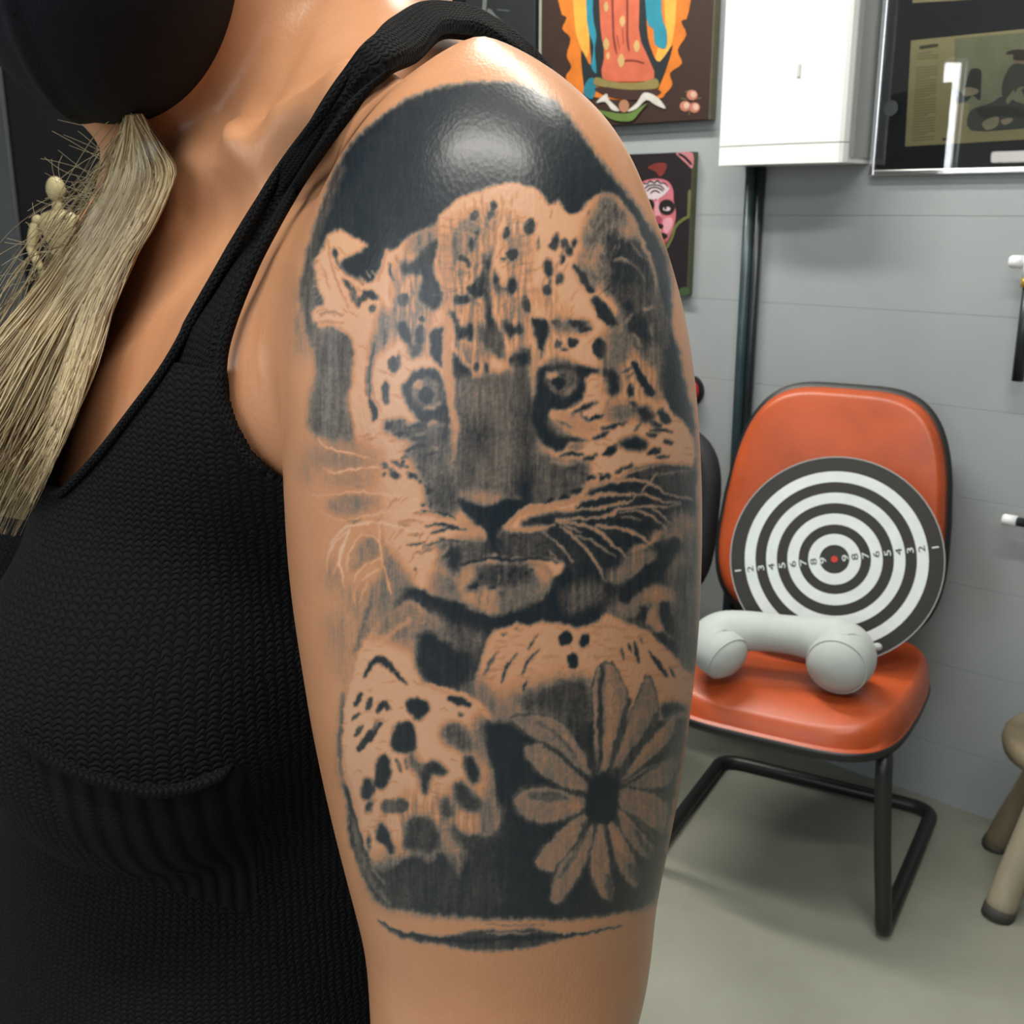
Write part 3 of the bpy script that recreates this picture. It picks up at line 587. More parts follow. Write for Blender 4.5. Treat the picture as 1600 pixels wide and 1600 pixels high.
    strokes(cD, [((30, .2), 1080, 150, 1140, 140), ((24, .25), 880, 290, 960, 230, 1000, 180), ((30, .25), 1010, 330, 1060, 420), ((20, .3), 1130, 260, 1140, 340)], 5)
    poly(cD(800, 330, 900, 290, 1000, 350, 1010, 440, 960, 520, 860, 590, 770, 580, 800, 480), .46, 5)
    poly(cD(770, 590, 880, 580, 910, 640, 910, 740, 850, 780, 810, 720, 800, 640), .9, 4)
    strokes(cD, [((60, .93), 1010, 540, 1060, 640, 1130, 750), ((40, .9), 980, 690, 985, 760), ((18, .75), 920, 600, 990, 570), ((20, .6), 960, 640, 1000, 610), ((40, .88), 990, 820, 1010, 830), ((16, .5), 830, 790, 820, 830)], 4, taper=(.6, 1.))
    poly(cD(1100, 420, 1200, 420, 1200, 800, 1160, 780, 1180, 620, 1130, 520), .45, 6)
    # cheek
    poly(cD(820, 850, 960, 810, 1040, 860, 1010, 930, 900, 960, 810, 930), .48, 6)
    poly(cD(1030, 850, 1100, 840, 1150, 900, 1140, 960, 1080, 970, 1040, 920), .86, 4)
    strokes(cD, [((80, .88), 1200, 890, 1250, 950), ((40, .8), 1130, 970, 1200, 980), ((30, .85), 1130, 1010, 1280, 1025), ((34, .85), 1110, 1050, 1160, 1050), ((40, .88), 1230, 1095, 1270, 1105), ((16, .75), 1060, 970, 1010, 1020)], 4, taper=(.7, .7))
    poly(cD(890, 1110, 960, 1070, 1040, 1060, 1110, 1110, 1080, 1150, 1000, 1160, 920, 1140), .92, 3)
    strokes(cD, [((60, .92), 790, 1190, 870, 1150), ((40, .9), 650, 1220, 740, 1200), ((36, .9), 490, 1200, 560, 1180, 640, 1190), ((50, .9), 1110, 1180, 1190, 1160), ((30, .9), 1170, 1210, 1250, 1200), ((28, .85), 880, 1120, 800, 1180)], 4, taper=(.5, .6))
    blobs(cD, [(600, 1130, 55, 26, -10, .35)], 4)
    # right whisker pad
    poly(cD(300, 1160, 400, 1200, 560, 1230, 680, 1240, 680, 1380, 640, 1440, 560, 1490, 440, 1520, 330, 1560, 280, 1500, 300, 1300), .62, 5)
    strokes(cD, [((30, .82), 520, 1300, 620, 1270), ((26, .72), 400, 1350, 540, 1320, 660, 1330), ((22, .7), 420, 1420, 560, 1400, 660, 1370), ((40, .9), 360, 1540, 440, 1510), ((44, .93), 480, 1510, 540, 1490), ((40, .93), 570, 1460, 640, 1440), ((34, .3), 420, 1240, 600, 1250), ((20, .9), 330, 1560, 350, 1540)], 4)
    blobs(cD, [(780, 1370, 24, 28, 0, .85), (700, 1350, 36, 20, -10, .8), (820, 1350, 30, 20, 0, .82), (770, 1330, 14, 10, 0, .8), (900, 1310, 30, 16, -30, .8), (960, 1280, 44, 20, -25, .82)], 3)
    # dark field with light whiskers
    poly(cF(570, 330, 620, 260, 680, 170, 760, 140, 900, 100, 1000, 20, 1180, -20, 1440, 10, 1420, 200, 1430, 340, 1370, 340, 1240, 440, 1150, 460, 1120, 540, 1010, 560, 960, 640, 900, 660, 850, 720, 800, 800, 720, 800, 560, 700, 480, 560, 380, 460, 480, 380), .88, 3)
    poly(cF(1000, 30, 1180, 0, 1420, 40, 1400, 180, 1250, 180, 1130, 110), .72, 5, .9)
    poly(cF(1280, 330, 1440, 330, 1440, 520, 1330, 560, 1200, 520, 1120, 470, 1240, 430), .35, 6)
    poly(cF(200, 400, 280, 350, 400, 320, 560, 320, 600, 350, 460, 380, 440, 420, 300, 420, 220, 430), .9, 3)
    strokes(cF, [((52, .08), 80, 430, 160, 360, 260, 290, 400, 280, 520, 250, 640, 220), ((34, .09), 100, 440, 200, 450, 320, 440, 440, 410), ((44, .1), 520, 250, 680, 215, 820, 200, 980, 190),
                 ((26, .1), 640, 180, 720, 120, 860, 100, 1000, 90, 1100, 105, 1180, 150, 1260, 200, 1430, 230), ((22, .12), 1000, 190, 1100, 205, 1200, 240, 1330, 250), ((20, .14), 1060, 180, 1110, 120, 1180, 40), ((18, .2), 880, 90, 960, 50, 1080, 10, 1180, -10),
                 ((24, .1), 560, 300, 680, 300, 800, 285, 900, 260, 980, 240, 1020, 200), ((26, .1), 460, 370, 600, 370, 740, 360, 840, 340, 900, 300, 1000, 285, 1130, 280, 1240, 290), ((18, .12), 900, 330, 1000, 310, 1100, 330, 1180, 380, 1240, 440), ((18, .14), 1130, 290, 1200, 340, 1280, 410),
                 ((16, .18), 870, 370, 960, 360, 1060, 380), ((20, .1), 740, 420, 860, 430, 980, 460, 1070, 500, 1140, 570), ((24, .1), 460, 380, 560, 400, 680, 420, 780, 480, 880, 570, 960, 650),
                 ((18, .12), 470, 390, 560, 440, 640, 470), ((18, .14), 590, 490, 700, 520, 780, 570, 880, 640), ((24, .1), 480, 430, 560, 480, 640, 560, 720, 660, 770, 740, 795, 800), ((16, .16), 360, 460, 440, 530, 520, 610, 575, 680), ((14, .2), 390, 590, 450, 640), ((12, .3), 1140, 60, 1430, 20), ((14, .3), 1250, 290, 1340, 260)], 2.6, taper=(.6, .45))
    strokes(cF, [((40, .92), 700, 190, 850, 140, 1000, 130, 1090, 130), ((34, .9), 600, 290, 720, 250, 860, 230, 990, 225), ((30, .9), 640, 335, 740, 325, 830, 315), ((24, .9), 1120, 160, 1200, 200, 1250, 205), ((24, .9), 1030, 235, 1130, 250), ((60, .9), 800, 380, 960, 390, 1040, 430, 1180, 430), ((44, .9), 640, 450, 760, 500, 880, 600)], 3, taper=(.5, .5))
    # redo whiskers that cross the dark bars
    strokes(cF, [((16, .12), 1060, 180, 1110, 120), ((18, .1), 740, 420, 860, 430, 980, 460, 1070, 500, 1140, 570), ((22, .1), 560, 400, 680, 420, 780, 480, 880, 570, 960, 650)], 2.6, taper=(.7, .5))
    # ---- shoulder / back of the cub (right)
    poly(cF(800, 760, 900, 700, 960, 640, 1010, 570, 1080, 580, 1160, 600, 1170, 660, 1120, 720, 1000, 790, 920, 830, 830, 860), .35, 5)
    poly(cF(500, 880, 620, 820, 760, 830, 800, 900, 780, 960, 660, 1000, 560, 1060, 500, 1000), .58, 7)
    poly(cF(1300, 560, 1430, 500, 1440, 820, 1300, 860, 1240, 760), .45, 7)
    poly(cF(830, 980, 920, 900, 980, 960, 1100, 860, 1260, 840, 1320, 940, 1440, 840, 1440, 1400, 1350, 1460, 1260, 1300, 1160, 1180, 1060, 1120, 900, 1100, 800, 1060), .45, 6)
    poly(cF(1280, 780, 1440, 720, 1440, 860, 1300, 860), .7, 8)
    poly(cF(980, 980, 1100, 860, 1250, 860, 1300, 960, 1180, 980, 1060, 960, 960, 1040), .2, 6)
    poly(cF(1080, 1080, 1160, 980, 1180, 1080, 1240, 1180, 1160, 1180, 1090, 1110), .12, 4)
    strokes(cF, [((110, .9), 940, 930, 1000, 860, 1100, 770, 1200, 690, 1260, 600, 1290, 560), ((80, .85), 1080, 1020, 1060, 1080, 1040, 1110), ((90, .88), 1230, 990, 1240, 1070, 1270, 1150), ((70, .92), 1200, 1210, 1260, 1260, 1330, 1320), ((70, .9), 840, 860, 830, 850), ((30, .7), 900, 1090, 1000, 1110, 1100, 1140)], 6, taper=(.8, 1.))
    poly(cF(1330, 880, 1440, 880, 1440, 1420, 1360, 1440, 1310, 1300, 1290, 1100), .62, 8)
    # ---- raised right paw (back of the paw, right)
    PAW2 = cF(-60, 1290, -40, 1220, 20, 1160, 100, 1150, 180, 1110, 250, 1130, 320, 1100, 420, 1110, 520, 1120, 620, 1145, 720, 1110, 820, 1040, 900, 1090, 1040, 1140, 1120, 1170, 1200, 1260, 1280, 1320, 1360, 1440, 1420, 1470, 1440, 1640, 1300, 1800, 0, 1800, -120, 1640, -110, 1480)
    poly(PAW2, -.05, 2.5)
    poly(cF(-200, 1560, 0, 1640, 120, 1600, 300, 1560, 500, 1480, 700, 1560, 700, 1800, -220, 1800), .35, 14, .9)
    poly(cF(-130, 1500, -60, 1560, 20, 1650, 120, 1700, 100, 1820, -160, 1820), .4, 8)
    blobs(cF, [(520, 1225, 52, 50, -20, .95), (655, 1235, 36, 48, 20, .92), (570, 1385, 42, 60, -5, .93)], 3)
    strokes(cF, [((28, .9), 60, 1530, 90, 1440, 140, 1370), ((12, .7), 140, 1370, 180, 1330), ((24, .85), 210, 1480, 260, 1380, 340, 1300), ((20, .8), 250, 1300, 290, 1230), ((14, .7), 290, 1230, 320, 1190), ((26, .8), 215, 1590, 240, 1520), ((30, .55), -60, 1480, -10, 1380, 40, 1310), ((16, .6), 60, 1200, 100, 1190), ((16, .6), 165, 1160, 185, 1140),
                 ((24, .85), 940, 1370, 920, 1290), ((26, .88), 990, 1310, 965, 1260), ((34, .9), 1045, 1390, 1010, 1250), ((16, .6), 1070, 1260, 1045, 1200), ((36, .9), 1240, 1490, 1180, 1400, 1120, 1320), ((26, .85), 1300, 1490, 1260, 1430)], 3)
    # ---- left paw
    PAW1 = cG(195, 230, 215, 150, 240, 60, 270, -20, 370, -160, 460, -230, 540, -270, 620, -220, 720, -130, 800, -60, 790, 30, 700, 160, 850, 220, 960, 320, 1000, 380, 960, 440, 930, 480, 970, 600, 1000, 800, 1000, 900, 940, 960, 850, 950, 830, 1080, 790, 1160, 700, 1040, 640, 1100, 560, 1060, 460, 1110, 400, 1150, 340, 1100, 300, 1020, 270, 900, 240, 760, 190, 660, 190, 560, 170, 470, 180, 330)
    poly(PAW1, -.10, 2.5)
    stroke(c1(552, 1030, 538, 1080, 529, 1130, 527, 1190, 533, 1228), 10, .1, 6)
    poly(cE(640, 1080, 760, 1000, 860, 950, 960, 1000, 1140, 1100, 1200, 1180, 1390, 1180, 1350, 1300, 1280, 1450, 1250, 1600, 1000, 1500, 920, 1330, 700, 1240, 600, 1230), .34, 8)
    blobs(cE, [(820, 1180, 70, 40, 0, .42)], 12)
    poly(cE(930, 1200, 980, 1180, 1060, 1190, 1090, 1240, 1150, 1240, 1190, 1290, 1250, 1420, 1250, 1560, 1150, 1560, 1030, 1540, 970, 1480, 950, 1380, 920, 1310), .93, 4)
    poly(cE(1080, 1160, 1390, 1180, 1340, 1300, 1280, 1440, 1260, 1600, 1160, 1560, 1180, 1280), .66, 7, .9)
    poly(cG(580, 0, 850, 0, 840, 130, 780, 180, 640, 160, 590, 110), .9, 5)
    strokes(cE, [((54, .9), 550, 1490, 590, 1410, 640, 1370, 700, 1400, 770, 1470, 840, 1540)], 4, taper=(.5, .35))
    strokes(cG, [((34, .86), 250, 265, 285, 215), ((36, .84), 315, 290, 330, 240), ((40, .85), 370, 300, 400, 270, 425, 290), ((26, .75), 240, 345, 265, 320), ((28, .75), 255, 430, 285, 380), ((40, .84), 270, 500, 320, 440, 380, 370), ((22, .5), 340, 400, 370, 350),
                 ((46, .9), 745, 240, 800, 255, 840, 275), ((24, .8), 790, 320, 805, 318), ((22, .5), 470, 560, 490, 620), ((18, .5), 510, 560, 520, 600)], 3, taper=(.7, .6))
    poly(cG(515, 250, 560, 235, 620, 250, 640, 290, 600, 340, 570, 350, 530, 310), .93, 2.5)
    poly(cG(440, 420, 470, 370, 530, 355, 560, 400, 570, 470, 540, 520, 470, 520, 435, 490), .93, 2.5)
    poly(cG(365, 570, 390, 530, 425, 545, 435, 600, 430, 660, 390, 710, 355, 700, 355, 630), .92, 2.5)
    poly(cG(290, 670, 320, 650, 350, 690, 345, 740, 310, 770, 285, 750), .9, 2.5)
    blobs(cG, [(325, 800, 18, 34, 20, .85), (490, 795, 40, 38, 0, .72), (430, 800, 50, 40, 0, .62), (320, 990, 12, 40, 0, .6)], 4)
    poly(cG(360, 920, 390, 885, 420, 920, 440, 970, 455, 1040, 430, 1050, 400, 1000, 360, 970), .93, 2.5)
    poly(cG(510, 900, 540, 850, 600, 850, 660, 880, 690, 940, 700, 1010, 640, 1040, 560, 1030, 500, 1010, 505, 950), .88, 4)
    poly(cG(580, 590, 640, 570, 690, 570, 730, 620, 690, 640, 650, 630, 640, 690, 620, 740, 590, 710, 580, 650), .86, 3)
    poly(cG(540, 500, 580, 560, 620, 600, 570, 620, 520, 560), .6, 5)
    poly(cG(700, 400, 750, 360, 810, 380, 860, 440, 850, 520, 780, 500, 710, 470), .66, 5)
    poly(cG(810, 550, 860, 540, 890, 590, 900, 650, 870, 690, 830, 640), .9, 3)
    poly(cG(760, 690, 810, 670, 860, 720, 920, 790, 900, 820, 820, 830, 780, 780, 760, 740), .86, 4)
    poly(cG(690, 770, 730, 760, 760, 820, 740, 870, 700, 850), .82, 4)
    poly(cG(740, 880, 790, 930, 860, 960, 860, 1040, 800, 1000, 750, 960), .88, 5)
    poly(cG(880, 330, 1000, 370, 960, 440, 930, 500, 960, 600, 900, 560, 860, 480), .5, 8)
    poly(cG(920, 600, 1000, 760, 1000, 900, 920, 960, 900, 860, 930, 760), .5, 10)
    strokes(cG, [((26, -.06), 620, 165, 720, 190, 830, 230, 930, 320, 980, 370)], 3, taper=(.5, .4))
    poly(cG(430, 760, 700, 740, 1000, 760, 1000, 1000, 600, 1050, 430, 900), .5, 14, .55, np.clip((streakV - .35) * 3, 0, 1))
    # shadow growing over the paw's lower end
    poly(cG(330, 1090, 480, 1060, 600, 1020, 720, 1030, 840, 1000, 1010, 960, 1010, 1300, 700, 1340, 380, 1290), .8, 14, .75)
    poly(cG(400, 1150, 700, 1160, 1000, 1150, 1000, 1330, 640, 1340, 400, 1290), .8, 10, .8)
    strokes(cG, [((30, .5), 380, 1080, 390, 1140), ((18, .3), 330, 1090, 360, 1150, 400, 1200), ((24, .3), 700, 900, 760, 1000, 800, 1100)], 6)
    # left rim of the lower piece: smoky grey edge
    strokes(cG, [((50, .55), 235, 860, 255, 960, 290, 1080, 340, 1200, 420, 1300), ((26, .85), 185, 680, 225, 760, 255, 850), ((20, .6), 185, 220, 175, 360, 170, 480, 185, 620), ((14, .85), 255, 850, 280, 960, 320, 1080)], 7, taper=(.4, .5))
    strokes(cG, [((30, -.04), 200, 500, 190, 600, 240, 740, 280, 900, 310, 1020)], 4, taper=(.5, .3))
    # ---- dark room left of the flower, lighter patches
    poly(cG(930, 360, 1100, 380, 1167, 420, 1167, 860, 1080, 720, 1000, 800, 960, 600, 930, 480), .93, 5)
    poly(cG(1080, 760, 1167, 700, 1200, 860, 1120, 850), .55, 5)
    poly(cH(180, 320, 330, 230, 520, 190, 560, 260, 560, 400, 540, 560, 480, 520, 420, 430, 300, 370), .8, 8, .9)
    # ---- daisy
    def petal(pts, val=.42, edge=.85, rib=None):
        P = cH(*pts)
        poly(P, val * .74, 1.6)
        q = spline(P, True, 5)
        stroke([tuple(v) for v in np.vstack([q, q[:1]])][::3], 2.6, edge, 3, .75, smooth=False)
    petal((150, 390, 240, 370, 350, 380, 430, 430, 500, 520, 540, 620, 560, 690, 500, 650, 420, 590, 330, 530, 240, 480), .5)
    petal((215, 530, 300, 510, 380, 550, 460, 620, 540, 720, 530, 760, 420, 740, 320, 690, 240, 610), .47)
    petal((160, 800, 230, 745, 320, 730, 420, 750, 530, 790, 530, 850, 420, 900, 300, 920, 210, 880), .42)
    petal((270, 1110, 310, 1040, 400, 950, 500, 870, 540, 880, 510, 980, 440, 1080, 380, 1160, 300, 1150), .35)
    petal((350, 1300, 360, 1210, 400, 1110, 470, 1030, 550, 930, 575, 920, 560, 1030, 520, 1140, 460, 1250, 390, 1320), .38)
    petal((545, 1110, 560, 1000, 590, 920, 620, 920, 640, 1030, 660, 1150, 670, 1270, 640, 1310, 590, 1270, 555, 1190), .33)
    petal((630, 920, 670, 900, 720, 980, 770, 1080, 810, 1180, 790, 1240, 730, 1210, 680, 1130, 650, 1020), .38)
    petal((680, 860, 720, 860, 800, 940, 870, 1030, 890, 1080, 840, 1110, 770, 1050, 710, 970), .45)
    petal((690, 740, 780, 740, 880, 770, 950, 830, 930, 950, 880, 960, 800, 900, 700, 850, 680, 800), .42)
    petal((700, 720, 780, 660, 900, 610, 990, 580, 980, 680, 900, 750, 780, 740), .5)
    petal((690, 690, 740, 600, 830, 500, 920, 420, 985, 360, 970, 460, 900, 560, 800, 640, 720, 710), .38)
    petal((640, 660, 680, 540, 740, 400, 800, 260, 840, 170, 890, 300, 880, 420, 820, 530, 740, 620, 680, 680), .48)
    petal((590, 690, 570, 560, 565, 400, 560, 260, 580, 150, 610, 120, 660, 110, 700, 180, 740, 280, 720, 420, 690, 540, 640, 650), .4)
    strokes(cH, [((34, .8), 610, 130, 600, 260, 600, 420, 600, 560, 590, 660), ((30, .18), 650, 230, 650, 380, 640, 500, 620, 640), ((16, .15), 580, 220, 575, 380, 590, 540), ((40, .75), 745, 300, 710, 430, 670, 580, 640, 660), ((60, .75), 880, 380, 830, 500, 750, 600, 700, 680),
                 ((40, .22), 800, 350, 760, 450, 710, 560), ((40, .18), 930, 450, 850, 530, 770, 620), ((24, .8), 540, 560, 560, 640, 575, 690), ((40, .25), 430, 480, 500, 580, 540, 660), ((24, .6), 290, 410, 390, 480, 480, 580), ((24, .8), 320, 530, 400, 570, 480, 650, 540, 710), ((26, .22), 450, 720, 500, 740, 540, 760),
                 ((18, .75), 410, 740, 470, 770, 530, 785), ((50, .6), 260, 780, 340, 780, 430, 790), ((30, .2), 440, 830, 500, 830), ((20, .75), 530, 900, 500, 980, 470, 1040), ((30, .22), 470, 920, 420, 990, 350, 1060), ((30, .55), 520, 980, 470, 1080, 400, 1180), ((20, .15), 580, 1180, 620, 1250), ((24, .2), 600, 960, 590, 1060),
                 ((20, .8), 640, 960, 660, 1060, 680, 1150), ((30, .15), 650, 930, 680, 1000, 730, 1080), ((60, .62), 760, 1130, 790, 1200), ((40, .65), 780, 960, 840, 1050, 860, 1090), ((26, .65), 740, 870, 820, 930, 880, 1000), ((20, .2), 690, 850, 760, 920), ((20, .75), 880, 770, 940, 780), ((18, .8), 700, 740, 800, 680, 900, 620), ((40, .6), 640, 1180, 650, 1290)], 4, taper=(.6, .4))
    poly(cH(535, 740, 570, 690, 640, 650, 690, 700, 690, 780, 670, 870, 640, 910, 590, 910, 545, 880, 530, 810), .95, 3)
    poly(cH(640, 660, 690, 630, 720, 650, 700, 730, 680, 700), .85, 4)
    poly(cH(900, 340, 960, 310, 1030, 330, 1030, 370, 960, 370, 920, 400), .92, 4)
    poly(cH(980, 420, 1020, 380, 1000, 560, 960, 800, 900, 1100, 880, 1000, 940, 800, 940, 600), .6, 7, .8)
    poly(cH(820, 1100, 900, 1050, 890, 1250, 860, 1310, 780, 1340, 700, 1330, 800, 1250), .88, 8)
    # ---- lower edge, curved brush band
    poly(c1(589, 1436, 609, 1449, 636, 1457, 690, 1463, 750, 1453, 790, 1455, 812, 1453, 830, 1450, 880, 1460, 920, 1456, 972, 1446, 930, 1456, 875, 1468, 830, 1480, 812, 1482, 750, 1486, 700, 1478, 660, 1472, 620, 1462), .8, 2.5)
    strokes(c1, [((7, .95), 592, 1438, 612, 1451, 640, 1461, 690, 1468, 750, 1470, 800, 1466, 860, 1464, 920, 1457, 970, 1447), ((3, .5), 760, 1444, 800, 1446, 850, 1445), ((3, .1), 760, 1458, 800, 1459, 840, 1456)], 3, taper=(.3, .3))
    # ---- short hairs, light and dark, combed outward from the bridge of the nose and down the paws
    r = np.random.RandomState(21); Hp = np.array(HEAD, float)
    def hairs(n, pg, field, ln, lo, hi):
        def dyf(x, y):
            a, b = field(x, y); m = math.hypot(a, b) + 1e-6; return a / m, b / m
        bx0, by0 = pg.min(0); bx1, by1 = pg.max(0); k = 0
        Q = np.c_[bx0 + (bx1 - bx0) * r.rand(n * 3), by0 + (by1 - by0) * r.rand(n * 3)]
        Q = Q[inside(pg, Q[:, 0], Q[:, 1])][:n]
        for x, y in Q:
            iy, ix = int(y - SY0), int(x - SX0)
            if not (0 <= iy < SH and 0 <= ix < SW) or INK[iy, ix] > .34 or INK[min(iy + int(dyf(x, y)[1] * 12), SH - 1), min(max(ix + int(dyf(x, y)[0] * 12), 0), SW - 1)] > .5: continue
            dx, dy = field(x, y); m = math.hypot(dx, dy) + 1e-6; l = ln * (.6 + .8 * r.rand()); b = (r.rand() - .5) * .5
            dx, dy = dx / m, dy / m
            stroke([(x, y), (x + dx * l * .5 - dy * b * 5, y + dy * l * .5 + dx * b * 5), (x + dx * l, y + dy * l)], 1.7, lo if r.rand() < .55 else hi, 2., .55, (.9, .1), False)
    hairs(850, Hp, lambda x, y: (x - 768, (y - 650) * 1.1), 16, -.10, .42)
    hairs(260, np.array(cI(690, 300, 1300, 280, 1320, 1000, 720, 1000), float), lambda x, y: ((x - 770) * .15, -1), 22, -.08, .5)
    hairs(330, np.array(PAW1, float), lambda x, y: ((x - 640) * .5, 1 + (y - 1100) * .006), 15, -.12, .35)
    hairs(330, np.array(PAW2, float), lambda x, y: ((x - 900) * .35, -1.), 15, -.10, .35)
    # light along the head's rim and the paw's knuckles
    for q in (c1(684, 348, 700, 330, 726, 311, 752, 302, 800, 290, 838, 300), c1(505, 392, 498, 420, 504, 455), c1(553, 560, 552, 620, 556, 680), c1(640, 968, 610, 990, 575, 1025, 552, 1080), c1(545, 1120, 548, 1190, 556, 1240)):
        stroke(q, 9, -.12, 9, .7, (.4, .4))
    # ---- texture of the work: hair-fine streaks and mottling, strongest in half tones
    global INK
    wx = (vnoise(SH, SW, 9, 9, 11) - .5) * 3 + (vnoise(SH, SW, 3, 3, 13) - .5) * 1.6; wy = (vnoise(SH, SW, 7, 7, 12) - .5) * 4 + (vnoise(SH, SW, 9, 3, 14) - .5) * 2.4
    yy, xx = np.mgrid[0:SH, 0:SW]
    INK = INK[np.clip((yy + wy).round().astype(int), 0, SH - 1), np.clip((xx + wx).round().astype(int), 0, SW - 1)]
    INK = boxblur(INK, 1) * .6 + INK * .4
    half = np.clip(INK, 0, 1) * (1 - np.clip(INK, 0, 1)) * 4
    on = np.clip(INK * 8, 0, 1)
    INK = INK + (streakV - .5) * (.04 + .26 * half) * on + (mott - .5) * (.05 + .14 * half) * on + (vnoise(SH, SW, 2.6, 2.6, 31) - .5) * (.03 + .13 * half) * on
    INK = np.where(INK > 0, 1 - (1 - np.clip(INK, 0, 1)) ** 1.7, INK)
    return INK
# ------------------------------------------------------------------ the room
M_floor = mat('concrete_floor', (.262, .270, .222), .55, .16, 2.2, .10, 40, detail=8)
M_wall = mat('grey_wall_paint', (.335, .365, .378), .42, .05, 3., .10, 55)
M_ceil = mat('ceiling_paint', (.62, .63, .62), .8, .04)
M_wall2 = mat('light_wall_paint', (.42, .44, .44), .6, .05)

V, F = box(-6, 4.5, -5.5, 7.5, -.06, 0); mk('floor', V, F, M_floor, structure=True)
V, F = box(-6, 4.5, -1.6, 7.5, 2.95, 3.05); mk('ceiling', V, F, M_ceil, structure=True)
V, F = box(-7.2, 2.6, .004, .16, 0, 2.95, fr=WALL)
wall_back = mk('wall_back', V, F, M_wall, structure=True)
zc = 0.; k = 0
crs = [0, .15, .355, .56, .765, .97, 1.175, 1.385, 1.59, 1.795, 2.0, 2.205, 2.41, 2.615, 2.95]
for i in range(len(crs) - 1):       # painted-over courses of concrete block, hairline joints
    V, F = box(-7.2, 2.6, 0., .03, crs[i] + (.0004 if i else 0), crs[i + 1] - .0003, .0004, 1, fr=WALL)
    mk('block_course', V, F, M_wall, wall_back)
# left wall with a tall narrow lit window (its reflection shows in the picture glass)
LX = -3.3
M_win = mat('bright_window_pane', (.95, .97, 1.), .5, 0., emit=14.)
wall_left = mk('wall_left', *join(box(LX - .1, LX, -1.6, .33, 0, 2.95), box(LX - .1, LX, .47, 5.2, 0, 2.95), box(LX - .1, LX, .33, .47, 0, .95), box(LX - .1, LX, .33, .47, 2.25, 2.95)), M_wall2, structure=True)
win = mk('window_1', *box(LX - .07, LX - .06, .345, .455, .97, 2.23), M_win, structure=True)
M_wfr = mat('window_frame_paint', (.7, .7, .7), .5, .03)
for v in (box(LX - .08, LX - .04, .33, .345, .95, 2.25), box(LX - .08, LX - .04, .455, .47, .95, 2.25), box(LX - .08, LX - .04, .345, .455, .95, .97), box(LX - .08, LX - .04, .345, .455, 2.23, 2.25)):
    mk('window_frame', *v, M_wfr, win)
# ------------------------------------------------------------------ the woman: one continuous skin from a distance field
bS = np.array([-.015, .33]); bL = np.array([-.5, .866]); bF = np.array([-.866, -.5])
bM = bS + .19 * bL
def bp(lat, fwd, z): q = bM + bL * lat + bF * fwd; return np.array([q[0], q[1], z])     # lat<0: her left side
AX = np.array([[bL[0], bF[0], 0], [bL[1], bF[1], 0], [0, 0, 1.]])                        # columns lateral, forward, up
def sd_caps(P, a, b, ra, rb=None):
    rb = ra if rb is None else rb
    a = np.asarray(a); d = np.asarray(b) - a
    x = P[:, 0] - a[0]; y = P[:, 1] - a[1]; z = P[:, 2] - a[2]
    t = np.clip((x * d[0] + y * d[1] + z * d[2]) / (d @ d), 0, 1)
    x -= t * d[0]; y -= t * d[1]; z -= t * d[2]
    return np.sqrt(x * x + y * y + z * z) - (ra + (rb - ra) * t)
def sd_ell(P, c, r, A=AX):
    q = (P - c) @ A; r = np.asarray(r)
    q = q / r; k0 = np.sqrt(q[:, 0] ** 2 + q[:, 1] ** 2 + q[:, 2] ** 2); q = q / r; k1 = np.sqrt(q[:, 0] ** 2 + q[:, 1] ** 2 + q[:, 2] ** 2) + 1e-9
    return k0 * (k0 - 1) / k1
def smin(a, b, k):
    h = np.clip(.5 + .5 * (b - a) / k, 0, 1); return b * (1 - h) + a * h - k * h * (1 - h)
# arm cross-sections: image row, left and right contour
ROWS = [(1760, 588, 962), (1680, 584, 972), (1600, 580, 988), (1540, 577, 1007), (1480, 573, 1017), (1430, 564, 1022), (1380, 551, 1027), (1320, 535, 1040), (1260, 520, 1052), (1210, 508, 1062), (1150, 495, 1071), (1090, 483, 1079),
        (1040, 475, 1085), (980, 465, 1091), (920, 456, 1095), (850, 448, 1097), (780, 444, 1098), (720, 441, 1096), (660, 439, 1093), (600, 438, 1088), (540, 441, 1080), (480, 449, 1069), (430, 459, 1055), (380, 472, 1040), (330, 490, 1020),
        (290, 508, 1006), (250, 530, 988), (215, 553, 968), (180, 580, 943), (150, 606, 912), (125, 632, 884), (104, 658, 855), (86, 684, 826), (72, 708, 799), (62, 728, 776), (56, 745, 757)]
ARM = []
for y, l, r in ROWS:
    rd = cF_ - (y - 800) / FPX * cU_; fp = np.linalg.norm(rd); rd = rd / fp
    al, ar = math.atan((l - 800) / (FPX * fp)), math.atan((r - 800) / (FPX * fp))
    mid, hf = (al + ar) / 2, (ar - al) / 2
    D = .33 / (math.cos(mid) * rd[1])
    c = CAM + D * (math.cos(mid) * rd + math.sin(mid) * cX_)
    ARM.append((c[0], c[1], c[2], D * math.sin(hf)))
AT = spline(np.array(ARM), False, 10)
for _ in range(3): AT[5:-5] = sum(np.roll(AT, k, 0) for k in range(-5, 6))[5:-5] / 11
AZ = AT[:, 2]; ASL = np.clip(np.gradient(AT[:, 3], AZ), -6, 6)
def sd_arm(P):
    z = P[:, 2]
    r = np.interp(z, AZ, AT[:, 3]); k = 1 / np.sqrt(1 + np.interp(z, AZ, ASL) ** 2)
    d = (np.hypot(P[:, 0] - np.interp(z, AZ, AT[:, 0]), P[:, 1] - np.interp(z, AZ, AT[:, 1])) - r) * k
    up = z - AZ[-1]
    return np.where(up > 0, np.sqrt(np.maximum(d, 0) ** 2 + up ** 2) + np.minimum(d, 0) * 0, d)
hg = np.array([-.30, -.954]); hA = np.array([[-hg[1], hg[0], 0], [hg[0], hg[1], 0], [0, 0, 1.]])
hA = np.array([[hg[1], hg[0], 0], [-hg[0], hg[1], 0], [0, 0, 1.]])
NECKT = bp(0, .03, 1.58)
